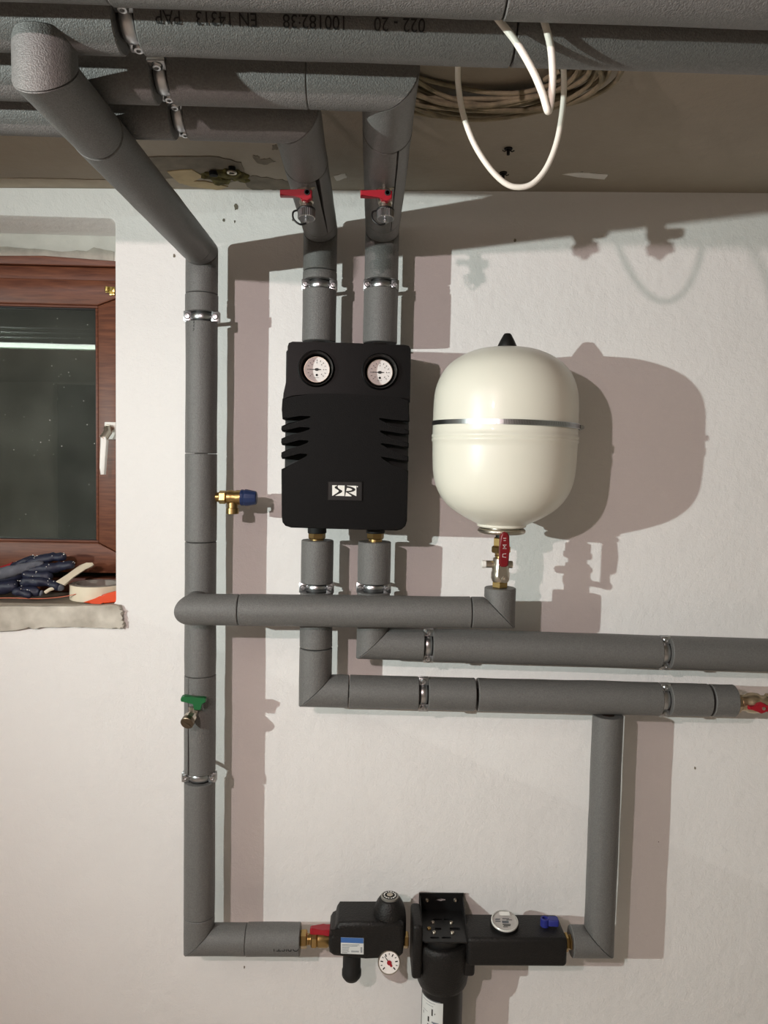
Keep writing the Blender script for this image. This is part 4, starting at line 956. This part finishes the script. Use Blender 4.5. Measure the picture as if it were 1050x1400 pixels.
# blue lever
lc = KZ(745, 1258, ztm+.012)
bm = bmesh.new(); lathe(bm, [(.0095, -.014), (.0095, .004), (.0085, .005), (.006, .005), (.006, .001), (0, .001)], lc, Z, 28); lvb = obj('lever_hub', bm, 'blue', t)
bm = bmesh.new(); prism(bm, [lc+V(x, y, .005) for x, y in ((.006, -.008), (.008, -.0095), (.026, -.0105), (.0285, -.008), (.0285, .006), (.026, .0085), (.010, .0085), (.006, .007))], -Z*.013, .0025, 2); obj('lever_arm', bm, 'blue', lvb)
zn = K(776, 1288, .09).z; np_ = lambda px: V(K(px, 1288, .09).x, -.09, zn)
bm = bmesh.new(); cyl(bm, np_(768), np_(784), .0125, 20); hexnut(bm, np_(772), np_(776.5), .0185, .1); hexnut(bm, np_(777), np_(783), .0165, .4); obj('outlet_nut', bm, 'brass', t)

# ------------------------------------------------------------------ cables overhead
t = thing('cable_coil', 'dusty coil of old cable hung up against the ceiling', 'cable', KZ(665, 90, 2.05))
cx = KZ(665, 110, 2.045); 
for k in range(15):
    R_ = .122+.0042*k*random.uniform(.75, 1.15); dx, dy, dz = random.uniform(-.012, .012), random.uniform(-.010, .010), -random.uniform(.0, .026)
    pts = []
    for i in range(41):
        a = 2*PI*i/40; rr = R_*(1+.03*math.sin(2*a+k)); pts.append(V(cx.x+dx+rr*math.cos(a), -.545+dy+.78*rr*math.sin(a), CZ(cx.x)-.008+dz+.004*math.sin(3*a+k*1.7)))
    bm = bmesh.new(); tube(bm, pts, .0034, 8, 2); obj('cable_loop', bm, 'dusty', t)
bm = bmesh.new(); tube(bm, [V(cx.x+.09, -.52, CZ(0)-.016), KZ(745, 108, 2.045), KZ(765, 97, 2.05)], .0033, 8, 6); obj('cable_end', bm, 'dusty', t)
vh = .872
bm = bmesh.new(); tube(bm, [K(x, y, h) for x, y, h in ((640, -60, .872), (662, 0, .872), (681, 26, .872), (706, 58, .873), (728, 96, .874), (741, 126, .875), (747, 146, .876), (749.5, 152, .874), (752, 146, .872), (754.5, 126, .871), (755.5, 98, .870), (752.5, 62, .870), (743, 26, .870), (734, 0, .870), (722, -60, .87))], .0036, 14, 5)
tag(obj('cable', bm, 'cable'), 'white cable bent into a narrow V in front of the printed pipe', 'cable')
bm = bmesh.new(); tube(bm, [K(x, y, .66) for x, y in ((634, -40), (629, 40), (626, 92), (627, 120), (633, 155), (647, 194), (668, 228), (690, 250), (709, 256), (728, 251), (746, 231), (760, 198), (768, 158), (771, 118), (769, 60), (764, -40))], .0036, 14, 6)
tag(obj('cable', bm, 'cable'), 'white cable hanging in a wide U loop behind the printed pipe', 'cable')

# ------------------------------------------------------------------ things on the window sill
SZ = sill_top
def sillp(px, py, up_=0): 
    p = KZ(px, py, SZ+up_); return p
# masking tape roll
tc_ = KZ(131, 803, SZ); tr = .058; tw = .034; tcx = V(K(133, 800, -.07).x, .070, SZ)
bm = bmesh.new(); lathe(bm, [(tr-.012, .0005), (tr-.0015, .0005), (tr, .002), (tr, tw-.0015), (tr-.001, tw), (tr-.012, tw), (tr-.012, .0005)], tcx, Z, 56)
t = thing('tape_roll', 'roll of cream masking tape lying on the window sill', 'tape', tcx)
tp = obj('tape_winding', bm, 'tape', t)
bm = bmesh.new(); lathe(bm, [(tr-.0135, .001), (tr-.0118, .001), (tr-.0118, tw+.0007), (tr-.0135, tw+.0007), (tr-.0135, .001)], tcx, Z, 48); obj('cardboard_core', bm, 'tapeside', t)
bm = bmesh.new(); lathe(bm, [(tr-.0115, tw-.0001), (tr-.0015, tw+.0001), (tr-.0015, tw+.0004), (tr-.0115, tw+.0004), (tr-.0115, tw-.0001)], tcx, Z, 48); obj('winding_side', bm, 'tapeside', t)
# orange tool in front of the roll
bm = bmesh.new(); oz = SZ+.0005
op = [K(x, y, -.004) for x, y in ((113, 814.5), (128, 809.5), (138, 807), (139, 804), (146, 802), (158, 799), (170, 796), (170, 810), (158, 814), (142, 816), (136, 815), (124, 815.5))]
dzo = min(p.z for p in op)-oz
prism(bm, [p-Z*dzo for p in op], Y*.014, .003, 2)
tag(obj('putty_knife', bm, 'orange'), 'orange plastic tool handle leaning beside the tape roll on the sill', 'tool')
# torn strip of cream tape
bm = bmesh.new(); a = [(76, 795, .02), (88, 800, .02), (100, 789, .045), (116, 778, .062), (124, 775, .068), (128, 772, .066), (126, 769, .068), (118, 769, .072), (108, 773, .066), (92, 785, .04)]
prism(bm, [K(x, y, -h) for x, y, h in a], V(0, .004, -.002), .0008, 1)
tag(obj('paper_strip', bm, 'tape'), 'folded strip of cream paper sticking out of the gloves', 'paper')
bm = bmesh.new(); tube(bm, [K(x, y, -h) for x, y, h in ((62, 810, .02), (68, 806, .02), (74, 804, .024))], .004, 8); tag(obj('paper_scrap', bm, 'tape'), 'little rolled scrap of cream paper under the glove fingers', 'paper')
# red grips at the left edge
bm = bmesh.new(); tube(bm, [K(-60, 800, -.075), K(-10, 783, -.075), K(10, 776, -.075), K(19, 772.5, -.075)], .0075, 14, 5); 
t = thing('pliers', 'red-gripped tool behind the gloves at the left picture edge', 'tool', K(0, 790, -.075)); obj('grip', bm, 'toolred', t)
bm = bmesh.new(); tube(bm, [K(-60, 806, -.055), K(-10, 790, -.055), K(14, 783, -.055)], .006, 14, 5); obj('grip', bm, 'toolred', t)
# orange string along the sill edge
bm = bmesh.new(); tube(bm, [K(x, y, -h)+Z*.000 for x, y, h in ((-20, 818, .012), (15, 817.5, .012), (45, 818.5, .012), (65, 818, .014), (88, 815.5, .016), (105, 812, .02))], .0009, 6, 4)
tag(obj('string', bm, mat('orange_string', (214, 120, 92), .7)), 'thin orange string lying along the sill edge under the gloves', 'string')

def skinned(name, chains, m_, parent, fold=.0):
    """chains: lists of (point, radius); the first chain is the palm, the others root inside it"""
    me = bpy.data.meshes.new('skin'); vs, es, rs = [], [], []
    for ch in chains:
        base = len(vs)
        for p, r in ch: vs.append(p); rs.append(r)
        es += [(base+i, base+i+1) for i in range(len(ch)-1)]
    me.from_pydata([tuple(v) for v in vs], es, []); o = bpy.data.objects.new('skin', me); C.objects.link(o)
    md = o.modifiers.new('s', 'SKIN'); md.use_smooth_shade = True; sd = o.modifiers.new('d', 'SUBSURF'); sd.levels = 2
    for i, r in enumerate(rs): me.skin_vertices[0].data[i].radius = (r if isinstance(r, tuple) else (r, r))
    me.skin_vertices[0].data[0].use_root = True
    b0 = 0
    for ch in chains: me.skin_vertices[0].data[b0].use_root = True; b0 += len(ch)
    dg = bpy.context.evaluated_depsgraph_get(); ev = bpy.data.meshes.new_from_object(o.evaluated_get(dg))
    bpy.data.objects.remove(o); bm = bmesh.new(); bm.from_mesh(ev); bpy.data.meshes.remove(ev)
    for v in bm.verts:
        v.co += v.normal*(noise.noise(v.co*60)*.0034 + noise.noise(v.co*150)*.0018)
        if v.co.z < SZ+.0012: v.co.z = SZ+.0012
    return obj(name, bm, m_, parent, ang=180)
def G(px, py, h): return K(px, py, -h)
t = thing('work_glove', 'navy and grey work glove on top of the pile on the sill', 'glove', G(40, 790, .06))
gl1 = skinned('glove_body', [
    [(G(-70, 806, .05), .0212), (G(-30, 797, .05), .0236), (G(4, 790, .052), .0236), (G(34, 781, .054), .0201)],
    [(G(34, 774, .060), .0118), (G(56, 765, .064), .0124), (G(76, 761, .066), .0112), (G(92, 762, .068), .0094)],
    [(G(36, 781, .048), .0118), (G(60, 778, .050), .0124), (G(84, 774, .054), .0112), (G(102, 772, .056), .0094)],
    [(G(30, 787, .040), .0118), (G(54, 787, .040), .0118), (G(72, 788, .040), .0100)],
    [(G(10, 783, .066), .0118), (G(30, 770, .074), .0112), (G(52, 762, .078), .0094)]], 'navy', t)
skinned('grey_back', [[(G(-60, 797, .033), .0142), (G(-20, 788, .034), .0165), (G(12, 783, .038), .0153), (G(38, 774, .044), .0100), (G(60, 770, .050), .0059)]], 'greyknit', t)
def crumbs(g_, n_):
    vs = [v.co.copy()+ORG[g_.name]+v.normal*.0006 for v in g_.data.vertices if v.normal.z > .15 and v.normal.y < .3]; b = bmesh.new()
    for p in random.sample(vs, min(n_, len(vs))):
        s_ = random.uniform(.0007, .0019); bmesh.ops.create_icosphere(b, subdivisions=1, radius=s_, matrix=Matrix.Translation(p) @ Matrix.Diagonal((1, 1, .7, 1)))
    o = obj('plaster_crumbs', b, 'white', g_.parent, flat=True); o['kind'] = 'stuff'
crumbs(gl1, 34)
t = thing('work_glove', 'navy work glove lying underneath, fingers on the sill by the scrap', 'glove', G(30, 808, .03))
gl2 = skinned('glove_body', [
    [(G(-70, 812, .03), .0153), (G(-30, 806, .03), .0165), (G(4, 803, .028), .0171), (G(28, 800, .026), .0142)],
    [(G(26, 798, .028), .0112), (G(48, 794, .030), .0112), (G(66, 797, .030), .0106), (G(84, 803, .030), .0088)],
    [(G(24, 806, .020), .0106), (G(42, 808, .020), .0106), (G(56, 810, .020), .0088)],
    [(G(18, 808, .012), .0094), (G(32, 811, .012), .0094), (G(44, 813, .012), .0083)]], 'navy', t)
skinned('grey_fingertips', [[(G(54, 809.5, .019), .0092), (G(60, 812, .018), .0088)], [(G(80, 801.5, .029), .0087), (G(87, 804.5, .028), .0078)]], 'greyknit', t)
crumbs(gl2, 22)
for o in C.objects:
    b = o.name.split('.')[0]
    if o.parent is None and b in ('heating_pipe', 'work_glove', 'cable', 'ball_valve') and 'group' not in o:
        o['group'] = {'heating_pipe': 'foam-wrapped heating pipes', 'work_glove': 'work gloves on the window sill', 'cable': 'loose white cables overhead', 'ball_valve': 'ball valves in the pipes'}[b]
